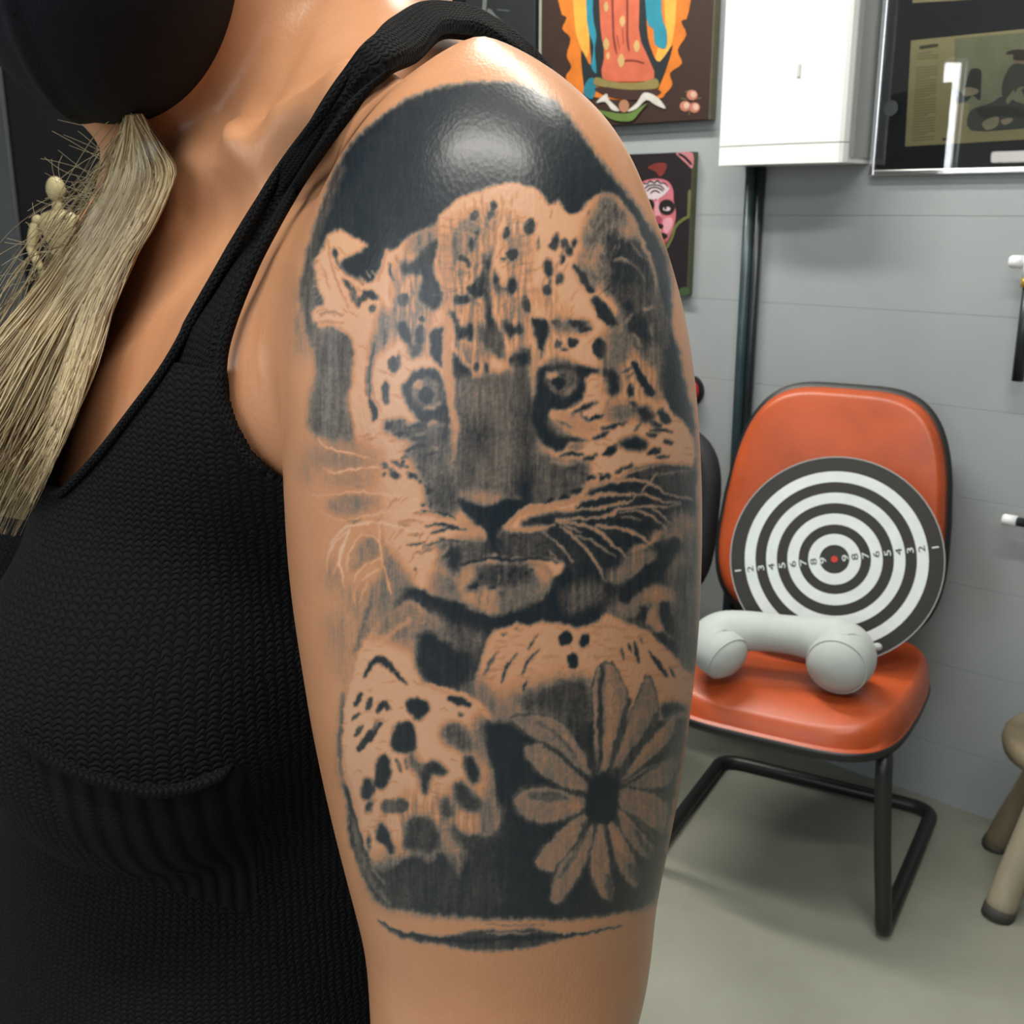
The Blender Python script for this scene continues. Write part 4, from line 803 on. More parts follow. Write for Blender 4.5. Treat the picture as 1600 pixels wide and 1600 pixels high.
JAW = at_y(165, -60, .445); HEADC = JAW + np.array([.055, .07, .095])
MASKC = at_y(150, -100, .42); _md = (MASKC - CAM) @ cF_
MASKA = np.c_[cX_, cF_, cU_]; MASKR = np.array([224 / FPX * _md * .97, .060, 287 / FPX * _md * .97])
RIDGES = []; GROOVES = []
def smax(a, b, k): return -smin(-a, -b, k)
def sd_torso(P, cloth=False):
    d = sd_ell(P, bp(0, 0, 1.24), (.140, .098, .20))
    d = smin(d, sd_ell(P, bp(0, -.005, 1.0), (.125, .092, .20)), .06)
    d = smin(d, sd_caps(P, bp(-.12, -.005, 1.370), bp(.12, -.005, 1.370), .044), .05)
    d = smin(d, sd_caps(P, bp(-.125, -.02, 1.385), bp(-.03, -.03, 1.465), .034, .048), .03)
    d = smin(d, sd_caps(P, bp(.125, -.02, 1.385), bp(.03, -.03, 1.465), .034, .048), .03)
    if not cloth: d = smin(d, sd_caps(P, bp(-.106, -.022, 1.422), bp(-.104, -.074, 1.412), .031), .028)
    kb = .020 if not cloth else .026
    d = smin(d, sd_ell(P, bp(-.075, .078, 1.222), (.070, .060, .064)), kb)
    d = smin(d, sd_ell(P, bp(.075, .078, 1.222), (.070, .060, .064)), kb)
    d = smin(d, sd_caps(P, bp(-.135, .02, 1.34), bp(-.06, .065, 1.30), .036, .030), .04)
    d = smin(d, sd_caps(P, bp(.135, .02, 1.34), bp(.06, .065, 1.30), .036, .030), .04)
    if cloth: return smin(d, sd_ell(P, bp(0, .032, 1.0), (.138, .114, .26)), .012)
    d = smin(d, sd_caps(P, bp(0, -.01, 1.40), NECKT, .050, .052), .035)
    d = smin(d, sd_caps(P, bp(-.016, .046, 1.400), bp(-.150, .015, 1.432), .010, .010), .016)       # collar bones
    d = smin(d, sd_caps(P, bp(.016, .046, 1.400), bp(.150, .015, 1.432), .010, .010), .016)
    d = smin(d, sd_caps(P, bp(-.010, .052, 1.405), bp(-.056, .028, 1.56), .011, .014), .008)        # neck tendons
    d = smin(d, sd_caps(P, bp(-.034, .044, 1.412), bp(-.064, .008, 1.56), .008, .011), .008)
    d = smin(d, sd_caps(P, bp(.012, .050, 1.405), bp(.052, .025, 1.56), .010, .012), .012)
    near = np.flatnonzero(np.abs(d) < .03) if RIDGES else []
    if len(near):
        Pn = P[near]; dn = d[near]
        for segs in RIDGES: dn = smin(dn, np.minimum.reduce([sd_caps(Pn, a, b, r) for a, b, r in segs]), .007)
        for segs, k in GROOVES: dn = smax(dn, -np.minimum.reduce([sd_caps(Pn, a, b, r) for a, b, r in segs]), k)
        d = d.copy(); d[near] = dn
    d = smin(d, sd_ell(P, JAW, (.048, .052, .055), hA), .03)
    d = smin(d, sd_ell(P, HEADC, (.076, .094, .105), hA), .03)
    d = smin(d, sd_caps(P, bp(.19, 0, 1.37), bp(.205, 0, 1.02), .050, .040), .03)                  # her other arm
    return d
def sd_body(P):
    t = sd_torso(P); a = sd_arm(P)
    k = np.interp(P[:, 2], [1.333, 1.385], [.002, .030])
    return smin(t, a, k)

def surface_nets(sdf, xs, ys, zs):
    nx, ny, nz = len(xs), len(ys), len(zs); st = 4
    cx, cy, cz = xs[::st], ys[::st], zs[::st]
    G = np.stack(np.meshgrid(cx, cy, cz, indexing='ij'), -1).reshape(-1, 3)
    dc = sdf(G).reshape(len(cx), len(cy), len(cz))
    up = lambda a: np.repeat(np.repeat(np.repeat(a, st, 0), st, 1), st, 2)[:nx, :ny, :nz]
    h = max(np.diff(xs).max(), np.diff(ys).max(), np.diff(zs).max())
    act = np.abs(dc) < st * h * 2.0
    D = up(dc).astype(np.float32); A = up(act)
    I = np.argwhere(A)
    out = np.empty(len(I), np.float32)
    for s in range(0, len(I), 400000):
        q = I[s:s + 400000]; out[s:s + 400000] = sdf(np.c_[xs[q[:, 0]], ys[q[:, 1]], zs[q[:, 2]]])
    D[A] = out
    Sg = D < 0
    cnt = np.zeros((nx - 1, ny - 1, nz - 1), np.int8)
    for i in (0, 1):
        for j in (0, 1):
            for k in (0, 1): cnt += Sg[i:nx - 1 + i, j:ny - 1 + j, k:nz - 1 + k]
    cell = (cnt > 0) & (cnt < 8)
    ids = np.full(cell.shape, -1, np.int64); ci = np.argwhere(cell); ids[cell] = np.arange(len(ci))
    acc = np.zeros((len(ci), 3)); n = np.zeros(len(ci))
    cor = [(i, j, k) for i in (0, 1) for j in (0, 1) for k in (0, 1)]
    X = [xs, ys, zs]
    for a in range(8):
        for b in range(a + 1, 8):
            if sum(abs(cor[a][t] - cor[b][t]) for t in range(3)) != 1: continue
            ia = ci + cor[a]; ib = ci + cor[b]
            da = D[ia[:, 0], ia[:, 1], ia[:, 2]]; db = D[ib[:, 0], ib[:, 1], ib[:, 2]]
            m = (da < 0) != (db < 0)
            t = np.where(m, da / np.where(m, da - db, 1), 0)[:, None]
            pa = np.stack([X[q][ia[:, q]] for q in range(3)], 1); pb = np.stack([X[q][ib[:, q]] for q in range(3)], 1)
            acc += np.where(m[:, None], pa + (pb - pa) * t, 0); n += m
    V = acc / n[:, None]
    F = []
    for ax in range(3):
        o = [t for t in range(3) if t != ax]
        s0 = [slice(None)] * 3; s1 = [slice(None)] * 3; s0[ax] = slice(0, -1); s1[ax] = slice(1, None)
        ch = Sg[tuple(s0)] != Sg[tuple(s1)]
        E = np.argwhere(ch)
        E = E[(E[:, o[0]] > 0) & (E[:, o[1]] > 0) & (E[:, o[0]] < [nx, ny, nz][o[0]] - 1) & (E[:, o[1]] < [nx, ny, nz][o[1]] - 1)]
        q = []
        for d0, d1 in ((-1, -1), (0, -1), (0, 0), (-1, 0)):
            c = E.copy(); c[:, o[0]] += d0; c[:, o[1]] += d1; q.append(ids[c[:, 0], c[:, 1], c[:, 2]])
        q = np.stack(q, 1)
        neg = Sg[E[:, 0], E[:, 1], E[:, 2]]
        fl = neg if ax != 1 else ~neg
        q[~fl] = q[~fl][:, ::-1]
        F.append(q)
    F = np.vstack(F); F = F[(F >= 0).all(1)]
    return V, F
def grad(sdf, P, e=4e-4):
    k = np.array([[1, -1, -1], [-1, -1, 1], [-1, 1, -1], [1, 1, 1]], float)
    g = sum(kk * sdf(P + kk * e)[:, None] for kk in k) / (4 * e)
    return g
def project(sdf, P, it=2):
    for _ in range(it):
        d = sdf(P); g = grad(sdf, P)
        P = P - (d / np.maximum((g * g).sum(1), .25))[:, None] * g
    return P
def trace(sdf, pts):
    "first hit of the image rays with the field"
    d = np.array([ray(x, y) for x, y in pts]); d /= np.linalg.norm(d, axis=1)[:, None]
    t = np.full(len(d), .15); hit = np.zeros(len(d), bool)
    for _ in range(90):
        s = sdf(CAM + d * t[:, None]); hit = np.abs(s) < 4e-4
        t = np.where(hit, t, t + s * .85)
    return CAM + d * t[:, None], hit & (t < 1.2)
def subdivide(V, F, sel, n):
    "split the selected quads n x n, keep the mesh watertight with n-gons along the border"
    Fs = F[sel]; Fo = F[~sel]
    e = np.stack([Fs, np.roll(Fs, -1, 1)], -1).reshape(-1, 2); es = np.sort(e, 1)
    ue, inv = np.unique(es, axis=0, return_inverse=True); inv = inv.reshape(len(Fs), 4)
    nv = len(V); t = np.arange(1, n) / n
    ev = V[ue[:, 0]][:, None] * (1 - t)[None, :, None] + V[ue[:, 1]][:, None] * t[None, :, None]
    eid = nv + np.arange(len(ue) * (n - 1)).reshape(len(ue), n - 1)
    fid0 = nv + eid.size
    u, v = np.meshgrid(t, t, indexing='ij')
    A, B, C, D = (V[Fs[:, i]][:, None, None] for i in range(4))
    U = u[None, ..., None]; W = v[None, ..., None]
    fv = A * (1 - U) * (1 - W) + B * U * (1 - W) + C * U * W + D * (1 - U) * W
    fi = fid0 + np.arange(len(Fs) * (n - 1) ** 2).reshape(len(Fs), n - 1, n - 1)
    g = np.empty((len(Fs), n + 1, n + 1), np.int64)
    g[:, 0, 0], g[:, n, 0], g[:, n, n], g[:, 0, n] = Fs[:, 0], Fs[:, 1], Fs[:, 2], Fs[:, 3]
    def side(k):
        r = eid[inv[:, k]].copy(); fl = Fs[:, k] > Fs[:, (k + 1) % 4]; r[fl] = r[fl][:, ::-1]; return r
    g[:, 1:n, 0] = side(0); g[:, n, 1:n] = side(1); g[:, 1:n, n] = side(2)[:, ::-1]; g[:, 0, 1:n] = side(3)[:, ::-1]
    g[:, 1:n, 1:n] = fi
    Q = np.stack([g[:, :-1, :-1], g[:, 1:, :-1], g[:, 1:, 1:], g[:, :-1, 1:]], -1).reshape(-1, 4)
    VV = np.vstack([V, ev.reshape(-1, V.shape[1]), fv.reshape(-1, V.shape[1])])
    look = {(int(a), int(b)): k for k, (a, b) in enumerate(ue)}
    touched = np.isin(Fo, np.unique(Fs)).sum(1) >= 2
    plain = Fo[~touched]; ng = []
    for f in Fo[touched]:
        q = []
        for k in range(4):
            a, b = int(f[k]), int(f[(k + 1) % 4]); q.append(a)
            j = look.get((min(a, b), max(a, b)))
            if j is not None: q += list(eid[j] if a < b else eid[j][::-1])
        ng.append([int(x) for x in q])
    return VV, Q, plain, ng, nv
def fast_mesh(name, V, quads, ngons=()):
    me = bpy.data.meshes.new(name)
    nq = len(quads); ln = [len(g) for g in ngons]
    loops = np.concatenate([np.asarray(quads).reshape(-1)] + [np.asarray(g) for g in ngons]).astype(np.int32)
    starts = np.concatenate([np.arange(nq) * 4, nq * 4 + np.concatenate([[0], np.cumsum(ln)[:-1]]) if ln else []]).astype(np.int32)
    me.vertices.add(len(V)); me.vertices.foreach_set('co', np.asarray(V, np.float32).reshape(-1))
    me.loops.add(len(loops)); me.loops.foreach_set('vertex_index', loops)
    me.polygons.add(nq + len(ln)); me.polygons.foreach_set('loop_start', starts)
    me.update(calc_edges=True); me.validate()
    me.polygons.foreach_set('use_smooth', [True] * len(me.polygons))
    return me
def put(name, me, mat_, parent, label=None):
    o = bpy.data.objects.new(name, me); COL.objects.link(o); me.materials.append(mat_); o.parent = parent; BASE[o] = BASE[parent]
    if label: o['label'] = label
    return o
def attr(me, name, kind, data):
    a = me.attributes.new(name, kind, 'POINT')
    a.data.foreach_set('vector' if kind == 'FLOAT_VECTOR' else 'value', np.asarray(data, np.float32).reshape(-1))

# tendons of the neck, hollow above the breastbone and the groove running down from it
def on_skin(pts, out):
    p, h_ = trace(sd_torso, spline(pts, False, 2)); p = p[h_]; g = grad(sd_torso, p); g /= np.linalg.norm(g, axis=1)[:, None]
    return p + g * out
_r = []; _g = []
for pts, r, o in (([(452, 5), (412, 100), (372, 185), (330, 258), (292, 305)], .0085, -.0064),):
    q = on_skin(pts, o); _r.append([(q[i], q[i + 1], r) for i in range(len(q) - 1)])
for pts, r, o, k in (([(302, 378), (272, 440), (216, 560), (152, 660), (104, 738)], .020, .0172, .010), ([(318, 352), (306, 372)], .026, .0200, .012), ([(432, 4), (386, 105), (350, 178), (322, 235)], .008, .0070, .006), ([(482, 4), (446, 95), (414, 160), (380, 225)], .008, .0071, .006), ([(356, 425), (400, 380), (436, 335)], .022, .0195, .010)):
    q = on_skin(pts, o); _g.append(([(q[i], q[i + 1], r) for i in range(len(q) - 1)], k))
RIDGES += _r; GROOVES += _g
person = thing('person', 'person in black knitted tank top and black face mask, upper arm tattooed, long fair hair', 'person', (bM[0], bM[1], .0))
M_skin = skin_material(); M_knit = knit_material(); M_hair = hair_material()
hh = .003
xs = np.arange(-.36, .10, hh); ys = np.arange(.215, .80, hh); zs = np.arange(.985, 1.80, hh)
V, F = surface_nets(sd_body, xs, ys, zs)
V = project(sd_body, V, 2)
cen = V[F].mean(1); ppx, ppy = proj(cen)
nrm = np.cross(V[F[:, 2]] - V[F[:, 0]], V[F[:, 3]] - V[F[:, 1]]); nrm /= np.linalg.norm(nrm, axis=1)[:, None] + 1e-12
facing = (nrm * (CAM - cen)).sum(1) / np.linalg.norm(CAM - cen, axis=1)
sel = (ppx > 445) & (ppx < 1102) & (ppy > 105) & (ppy < 1500) & (facing > -.12) & (sd_arm(cen) < .006) & (cen[:, 1] < .36)
V2, Q, plain, ng, nv0 = subdivide(np.c_[V, grad(sd_body, V)], F, sel, 8)
g_ = V2[:, 3:]; V2 = V2[:, :3].copy(); g_ = g_[nv0:] / np.linalg.norm(g_[nv0:], axis=1)[:, None]
V2[nv0:] -= sd_body(V2[nv0:])[:, None] * g_
ink_sheet = paint_tattoo()
fx, fy = proj(V2)
ix = np.clip(fx - SX0 - .5, 0, SW - 1.001); iy = np.clip(fy - SY0 - .5, 0, SH - 1.001)
x0 = ix.astype(int); y0 = iy.astype(int); tx = ix - x0; ty = iy - y0
S = (ink_sheet[y0, x0] * (1 - tx) + ink_sheet[y0, x0 + 1] * tx) * (1 - ty) + (ink_sheet[y0 + 1, x0] * (1 - tx) + ink_sheet[y0 + 1, x0 + 1] * tx) * ty
used = np.zeros(len(V2), bool); used[np.unique(Q)] = True
ink = np.where(used & (fx > SX0) & (fx < SX0 + SW - 1) & (fy > SY0) & (fy < SY0 + SH - 1), S, 0)
me = fast_mesh('body', V2 - BASE[person], np.vstack([Q, plain]), ng)
attr(me, 'ink', 'FLOAT', ink)
body = put('body', me, M_skin, person, 'tanned skin, upper arm tattooed with a leopard cub and a daisy in grey ink')

# ---- tank top
TANK = [(172, 450), (140, 512), (125, 575), (109, 637), (78, 748), (90, 770), (100, 765), (156, 709), (203, 650), (250, 585), (275, 565), (338, 578), (344, 585), (347, 625), (359, 662), (384, 710), (416, 740),
        (445, 762), (520, 800), (1300, 800), (1300, 2600), (-1500, 2600), (-1500, 300), (60, 300), (130, 380)]
off = .0042
def sd_cloth(P):
    d = sd_torso(P, True) - off
    return d
V, F = surface_nets(sd_cloth, np.arange(-.33, .06, hh), np.arange(.22, .80, hh), np.arange(.99, 1.43, hh))
V = project(sd_cloth, V, 2)
V, Q, plain, ng, nv0 = subdivide(np.c_[V, grad(sd_cloth, V)], F, np.ones(len(F), bool), 3)
g_ = V[:, 3:]; V = V[:, :3].copy(); g_ = g_[nv0:] / np.linalg.norm(g_[nv0:], axis=1)[:, None]
V[nv0:] -= sd_cloth(V[nv0:])[:, None] * g_
cen = V[Q].mean(1); ppx, ppy = proj(cen)
nrm = np.cross(V[Q[:, 2]] - V[Q[:, 0]], V[Q[:, 3]] - V[Q[:, 1]]); facing = (nrm * (CAM - cen)).sum(1)
TP = spline(TANK, True, 4)
ok = np.where(facing > 0, inside(np.array(TANK, float), ppx, ppy), cen[:, 2] < 1.33)
Q = Q[ok]
u_, inv_ = np.unique(Q, return_inverse=True); V = V[u_]; Q = inv_.reshape(-1, 4)
me = fast_mesh('tank_top', V - BASE[person], Q)
ang = np.arctan2((V[:, :2] - bM) @ bL, (V[:, :2] - bM) @ bF)
attr(me, 'knit', 'FLOAT_VECTOR', np.c_[ang * .13, V[:, 2], np.zeros(len(V))])
vx, vy = proj(V)
RIBP = np.array([(40, 1165), (120, 1215), (230, 1245), (330, 1225), (385, 1190), (405, 1300), (400, 1430), (300, 1400), (200, 1370), (110, 1310)], float)
attr(me, 'rib', 'FLOAT', inside(RIBP, vx, vy).astype(float))
tank = put('tank_top', me, M_knit, person, 'black knitted tank top with ribbed panel under the bust')
sm = tank.modifiers.new('thickness', 'SOLIDIFY'); sm.thickness = .003; sm.offset = -1

def knit_band(name, pairs, parent, thick=.004, label=None, nacross=14):
    "a knitted band from pairs of edge points in space"
    A = spline3(np.array([p[0] for p in pairs]), 14); B = spline3(np.array([p[1] for p in pairs]), 14)
    n = len(A); s = np.linspace(0, 1, nacross)
    P = A[:, None] * (1 - s)[None, :, None] + B[:, None] * s[None, :, None]
    T = np.gradient(P, axis=0); W_ = np.gradient(P, axis=1); Nn = np.cross(T, W_); Nn /= np.linalg.norm(Nn, axis=2)[..., None] + 1e-12
    fl = np.sign(((CAM - P) * Nn).sum(2).mean()); Nn *= fl
    bul = (np.clip(1 - (2 * s - 1) ** 8, 0, 1))[None, :, None] * np.clip(np.linspace(0, 9, n), .05, 1)[:, None, None]
    top = P + Nn * thick * bul; bot = P - Nn * .002
    V = np.vstack([top.reshape(-1, 3), bot.reshape(-1, 3)]); o = n * nacross
    F = []
    for i in range(n - 1):
        for j in range(nacross - 1):
            a = i * nacross + j; q = [a, a + 1, a + nacross + 1, a + nacross]; F.append(q if fl < 0 else q[::-1]); F.append([x + o for x in (q[::-1] if fl < 0 else q)])
        for j in (0, nacross - 1):
            a = i * nacross + j; F.append([a, a + nacross, a + nacross + o, a + o])
    for i in (0, n - 1): F += [[i * nacross + j, i * nacross + j + 1, i * nacross + j + 1 + o, i * nacross + j + o] for j in range(nacross - 1)]
    ln = np.concatenate([[0], np.cumsum(np.linalg.norm(np.diff(P[:, nacross // 2], axis=0), axis=1))])
    wd = np.linalg.norm(B - A, axis=1)
    K = np.stack([(s[None] - .5) * wd[:, None], np.repeat(ln[:, None], nacross, 1), np.zeros((n, nacross))], -1).reshape(-1, 3)
    o_ = mk(name, V, F, M_knit, parent, True, label=label)
    K = K[:, [1, 0, 2]] * 1.25
    attr(o_.data, 'knit', 'FLOAT_VECTOR', np.vstack([K, K])); attr(o_.data, 'rib', 'FLOAT', np.zeros(len(V)))
    return o_
def sd_skin_off(P): return sd_body(P) - .001
PR = [((240, 600), (346, 612)), ((262, 568), (344, 585)), ((290, 515), (348, 545)), ((312, 478), (360, 505)), ((345, 425), (384, 442)), ((375, 372), (413, 380)), ((437, 268), (466, 287)), ((500, 184), (524, 202)), ((540, 122), (566, 146))]
la, ha = trace(sd_skin_off, [p[0] for p in PR]); lb, hb = trace(sd_skin_off, [p[1] for p in PR])
pairs = [(a, b) for a, b in zip(la, lb)]
pairs += [(at_y(574, 68, .343), at_y(612, 110, .337)), (at_y(607, 30, .368), at_y(657, 90, .362)), (at_y(648, 12, .398), at_y(690, 56, .386)), (at_y(691, 11, .415), at_y(722, 54, .401)), (at_y(735, 19, .425), at_y(756, 62, .411)), (at_y(795, 55, .435), at_y(804, 96, .422)), (at_y(838, 95, .440), at_y(842, 134, .428))]
pairs += [(bp(-.096, -.103, 1.432), bp(-.118, -.100, 1.424)), (bp(-.094, -.112, 1.40), bp(-.116, -.108, 1.395)), (bp(-.090, -.108, 1.35), bp(-.114, -.104, 1.35)), (bp(-.086, -.106, 1.29), bp(-.112, -.098, 1.29))]
knit_band('strap', pairs, tank)
# rolled edges of neckline and armhole
def edging(name, pts, w, r=.0018):
    P, h_ = trace(lambda q: np.minimum(sd_cloth(q), sd_body(q) - .0035), spline(pts, False, 8)); P = P[h_]
    P = spline3(P[::3], 4)
    e_ = np.clip(np.minimum(np.linspace(0, 8, len(P)), np.linspace(8, 0, len(P))) + .15, 0, 1)
    V, F = tube(P, r * 1.3 * e_, 10, True, r * e_)
    o_ = mk(name, V, F, M_knit, tank, True)
    ln = np.concatenate([[0], np.cumsum(np.linalg.norm(np.diff(P, axis=0), axis=1))])
    K = np.stack([np.tile(np.linspace(0, .017, 10), len(P)), np.repeat(ln, 10), np.zeros(len(P) * 10)], -1)
    attr(o_.data, 'knit', 'FLOAT_VECTOR', K); attr(o_.data, 'rib', 'FLOAT', np.zeros(len(V)))
edging('neckline_edge', [(575, 68), (540, 122), (500, 184), (437, 268), (375, 372), (345, 425), (312, 480), (262, 570), (203, 650), (156, 710), (112, 757), (92, 770), (78, 748), (105, 645), (125, 570), (150, 500)], .01)
edging('armhole_edge', [(608, 108), (566, 148), (524, 202), (466, 287), (413, 380), (384, 442), (360, 505), (348, 550), (345, 590), (347, 625), (359, 662), (384, 710), (412, 736), (428, 750)], .01)
edging('bust_seam', [(15, 1130), (60, 1170), (120, 1205), (180, 1225), (235, 1236), (290, 1230), (340, 1212), (372, 1185)], .01, .0022)

# ---- face mask
def sd_mask(P):
    d = sd_ell(P, MASKC, MASKR, MASKA)
    q = (P - MASKC) @ MASKA
    ridge = np.abs(q[:, 0] + .012) - .0012
    return smin(d, np.maximum(d - .0012, ridge), .004)
V, F = surface_nets(sd_mask, np.arange(MASKC[0] - .07, MASKC[0] + .07, .003), np.arange(MASKC[1] - .09, MASKC[1] + .09, .003), np.arange(MASKC[2] - .09, MASKC[2] + .09, .003))
V = project(sd_mask, V, 2)
M_mask = mat('mask_cloth', (.0038, .0048, .0085), .8, .2, 300, .25, 1800, spec=.25)
me = fast_mesh('face_mask', V - BASE[person], F); mask = put('face_mask', me, M_mask, person, 'plain black cloth face mask')

# ---- hair
gL = [(203, 180), (188, 230), (168, 290), (132, 355), (88, 418), (44, 470), (-10, 530), (-70, 610), (-130, 700), (-190, 800)]
gR = [(212, 178), (246, 232), (264, 276), (238, 345), (206, 402), (168, 480), (138, 570), (104, 660), (66, 745), (24, 838)]
gL = np.array(gL, float); gR = np.array(gR, float)
def sd_front(P): return np.minimum(sd_torso(P), sd_cloth(P))
HW, HH = 84, 104
_hp, _hh = trace(sd_front, [(-320 + 8 * i, 120 + 8 * j) for j in range(HH) for i in range(HW)])
HY = np.where(_hh & (_hp[:, 1] < .6), _hp[:, 1], .6).reshape(HH, HW)
def strands(n, seed, lo=0., hi=1., r0=.00035, fly=0.):
    rr = np.random.RandomState(seed); m = 34
    tt = np.linspace(0, 1, m); gl = spline(gL, False, 8); gr = spline(gR, False, 8)
    idx = tt * (len(gl) - 1); i0 = np.minimum(idx.astype(int), len(gl) - 2); fr_ = (idx - i0)[:, None]
    l = gl[i0] * (1 - fr_) + gl[i0 + 1] * fr_; r = gr[i0] * (1 - fr_) + gr[i0 + 1] * fr_
    Vs = []; Fs = []; tones = []; nb = 0; allp = []; par = []
    for s in range(n):
        a = lo + (hi - lo) * rr.rand(); b = np.clip(a + rr.randn() * .16, 0, 1); c = a + (b - a) * tt + .05 * rr.randn() * np.sin(tt * (4 + 6 * rr.rand()) + 6 * rr.rand()) + .03 * np.sin(a * 40) * np.sin(tt * 8 + a * 9)
        c = np.clip(c, lo - fly, hi)
        q = l * (1 - c)[:, None] + r * c[:, None]
        ph_ = a * 7; wv = (1 + 6 * tt) * np.sin(tt * 11 + ph_ + .5 * rr.randn()) * (.5 + .5 * math.sin(a * 17)) ; q[:, 0] += wv + rr.randn() * 5 * np.sin(tt * 7 + 6 * rr.rand()); q[:, 1] += wv * .3
        if fly:
            q += np.c_[-np.abs(rr.randn()) * 60 * np.sin(tt * math.pi * (.6 + rr.rand())), rr.randn() * 22 * np.sin(tt * 9 + 6 * rr.rand())] * fly
        t1 = int(m * (.74 + .27 * rr.rand() ** .7))
        allp.append(q[:t1]); par.append((a, rr.rand(), rr.rand()))
    flat = np.vstack(allp)
    gx = np.clip((flat[:, 0] + 320) / 8, 0, HW - 1.01); gy = np.clip((flat[:, 1] - 120) / 8, 0, HH - 1.01); ax_ = gx.astype(int); ay_ = gy.astype(int); gx -= ax_; gy -= ay_
    hy = (HY[ay_, ax_] * (1 - gx) + HY[ay_, ax_ + 1] * gx) * (1 - gy) + (HY[ay_ + 1, ax_] * (1 - gx) + HY[ay_ + 1, ax_ + 1] * gx) * gy
    hit = hy < .6; hitp = np.c_[hy, hy]
    k = 0
    for q, (a, dth, tn) in zip(allp, par):
        mm = len(q); hp = hitp[k:k + mm]; hh_ = hit[k:k + mm]; k += mm
        tq = np.linspace(0, mm / m, mm)
        Y = .505 - .075 * np.clip(tq * 1.6, 0, 1) - .018 * dth
        ys_ = np.where(hh_ & (hp[:, 1] < .62), np.minimum(Y, hp[:, 1] - .006 - .012 * dth), Y)
        for _ in range(3): ys_[1:-1] = np.minimum(ys_[1:-1], (ys_[:-2] + ys_[2:]) / 2 + .002)
        P = np.array([at_y(x, y, yy) for (x, y), yy in zip(q, ys_)])
        rad = r0 * (.7 + .8 * rr.rand()) * np.clip(np.minimum(1, (1.02 - tq / tq[-1]) * 5), .25, 1)
        v, f = tube(P, rad, 4, False)
        Vs.append(v); Fs.append(np.array(f) + nb); nb += len(v)
        tones.append(np.repeat(np.clip(.12 + .75 * tn ** 1.3 + .16 * math.sin(a * 31) + .14 * math.sin(a * 77 + 1) + .05 * rr.randn(), 0, 1), len(v)))
    return np.vstack(Vs), np.vstack(Fs), np.concatenate(tones)
def flyaways(n, seed):
    rr = np.random.RandomState(seed); Vs = []; Fs = []; tn = []; nb = 0; gl = spline(gL, False, 8)
    for s in range(n):
        p = gl[int((.04 + .42 * rr.rand()) * (len(gl) - 1))] + rr.randn(2) * 6 + [8, 0]
        an = math.radians(rr.uniform(120, 235)); cv = rr.randn() * .05; L_ = rr.uniform(40, 150); q = [p]; m = 18
        for i in range(m): an += cv * (1 + .6 * rr.randn()); q.append(q[-1] + np.array([math.cos(an), math.sin(an)]) * L_ / m)
        Y = .47 - .04 * rr.rand()
        P = np.array([at_y(x, y, Y) for x, y in q]); v, f = tube(P, .00010, 3, False); Vs.append(v); Fs.append(np.array(f) + nb); nb += len(v); tn.append(np.full(len(v), .75 + .25 * rr.rand()))
    return np.vstack(Vs), np.vstack(Fs), np.concatenate(tn)
hv = [flyaways(75, 9), strands(2000, 1, r0=.00032), strands(1300, 2, r0=.0002), strands(35, 3, 0., .4, r0=.00016, fly=1.)]
V = np.vstack([h[0] for h in hv]); o_ = np.cumsum([0] + [len(h[0]) for h in hv[:-1]]); F = np.vstack([h[1] + o for h, o in zip(hv, o_)])
me = fast_mesh('hair', V - BASE[person], F); attr(me, 'tone', 'FLOAT', np.concatenate([h[2] for h in hv]))
hair = put('hair', me, M_hair, person, 'long straight blonde hair falling over the chest'); hair['kind'] = 'stuff'
# ------------------------------------------------------------------ furniture
M_orange = mat('orange_vinyl', (.42, .072, .018), .38, .26, 5., .05, 260, spec=.5, detail=6)
M_black = mat('black_plastic', (.012, .013, .014), .45, .1, 20)
M_tubep = mat('black_tube_paint', (.014, .014, .015), .4, .15, 30)
CR = np.array([.778, 2.4715, 0.]); CH = Fr(CR, M=yawM(math.radians(29.5)))

def slab(a, b, p, prof, n=56, fr=None, warp=None):
    "superellipse outline a x b; prof = [(scale, height)]; returns local points (u, v, h) mapped by warp"
    t = np.linspace(0, 2 * math.pi, n, endpoint=False)
    cu = np.sign(np.cos(t)) * np.abs(np.cos(t)) ** (2 / p) * a; cv = np.sign(np.sin(t)) * np.abs(np.sin(t)) ** (2 / p) * b
    V = []; F = []
    for s, h in prof: V += [(x * s, y * s, h) for x, y in zip(cu, cv)]
    m = len(prof)
    for i in range(m - 1):
        for j in range(n):
            k = (j + 1) % n; F.append([i * n + j, i * n + k, (i + 1) * n + k, (i + 1) * n + j])
    F.append(list(range(n))[::-1]); F.append([(m - 1) * n + j for j in range(n)])
    V = np.array(V)
    if warp: V = warp(V)
    return (fr(V) if fr else V), F

def dome(e0, h, n=10):
    r = [(e0 - .03, 0.), (e0, .006)]
    for i in range(n + 1):
        t = i / n * math.pi / 2
        r.append((e0 * (1 - .10 * (1 - math.cos(t))), .006 + h * math.sin(t) * .75))
    for s in (.84, .76, .64, .5, .34, .16, .02): r.append((s, .006 + h * (.75 + .25 * (1 - (s / .9) ** 2))))
    return r

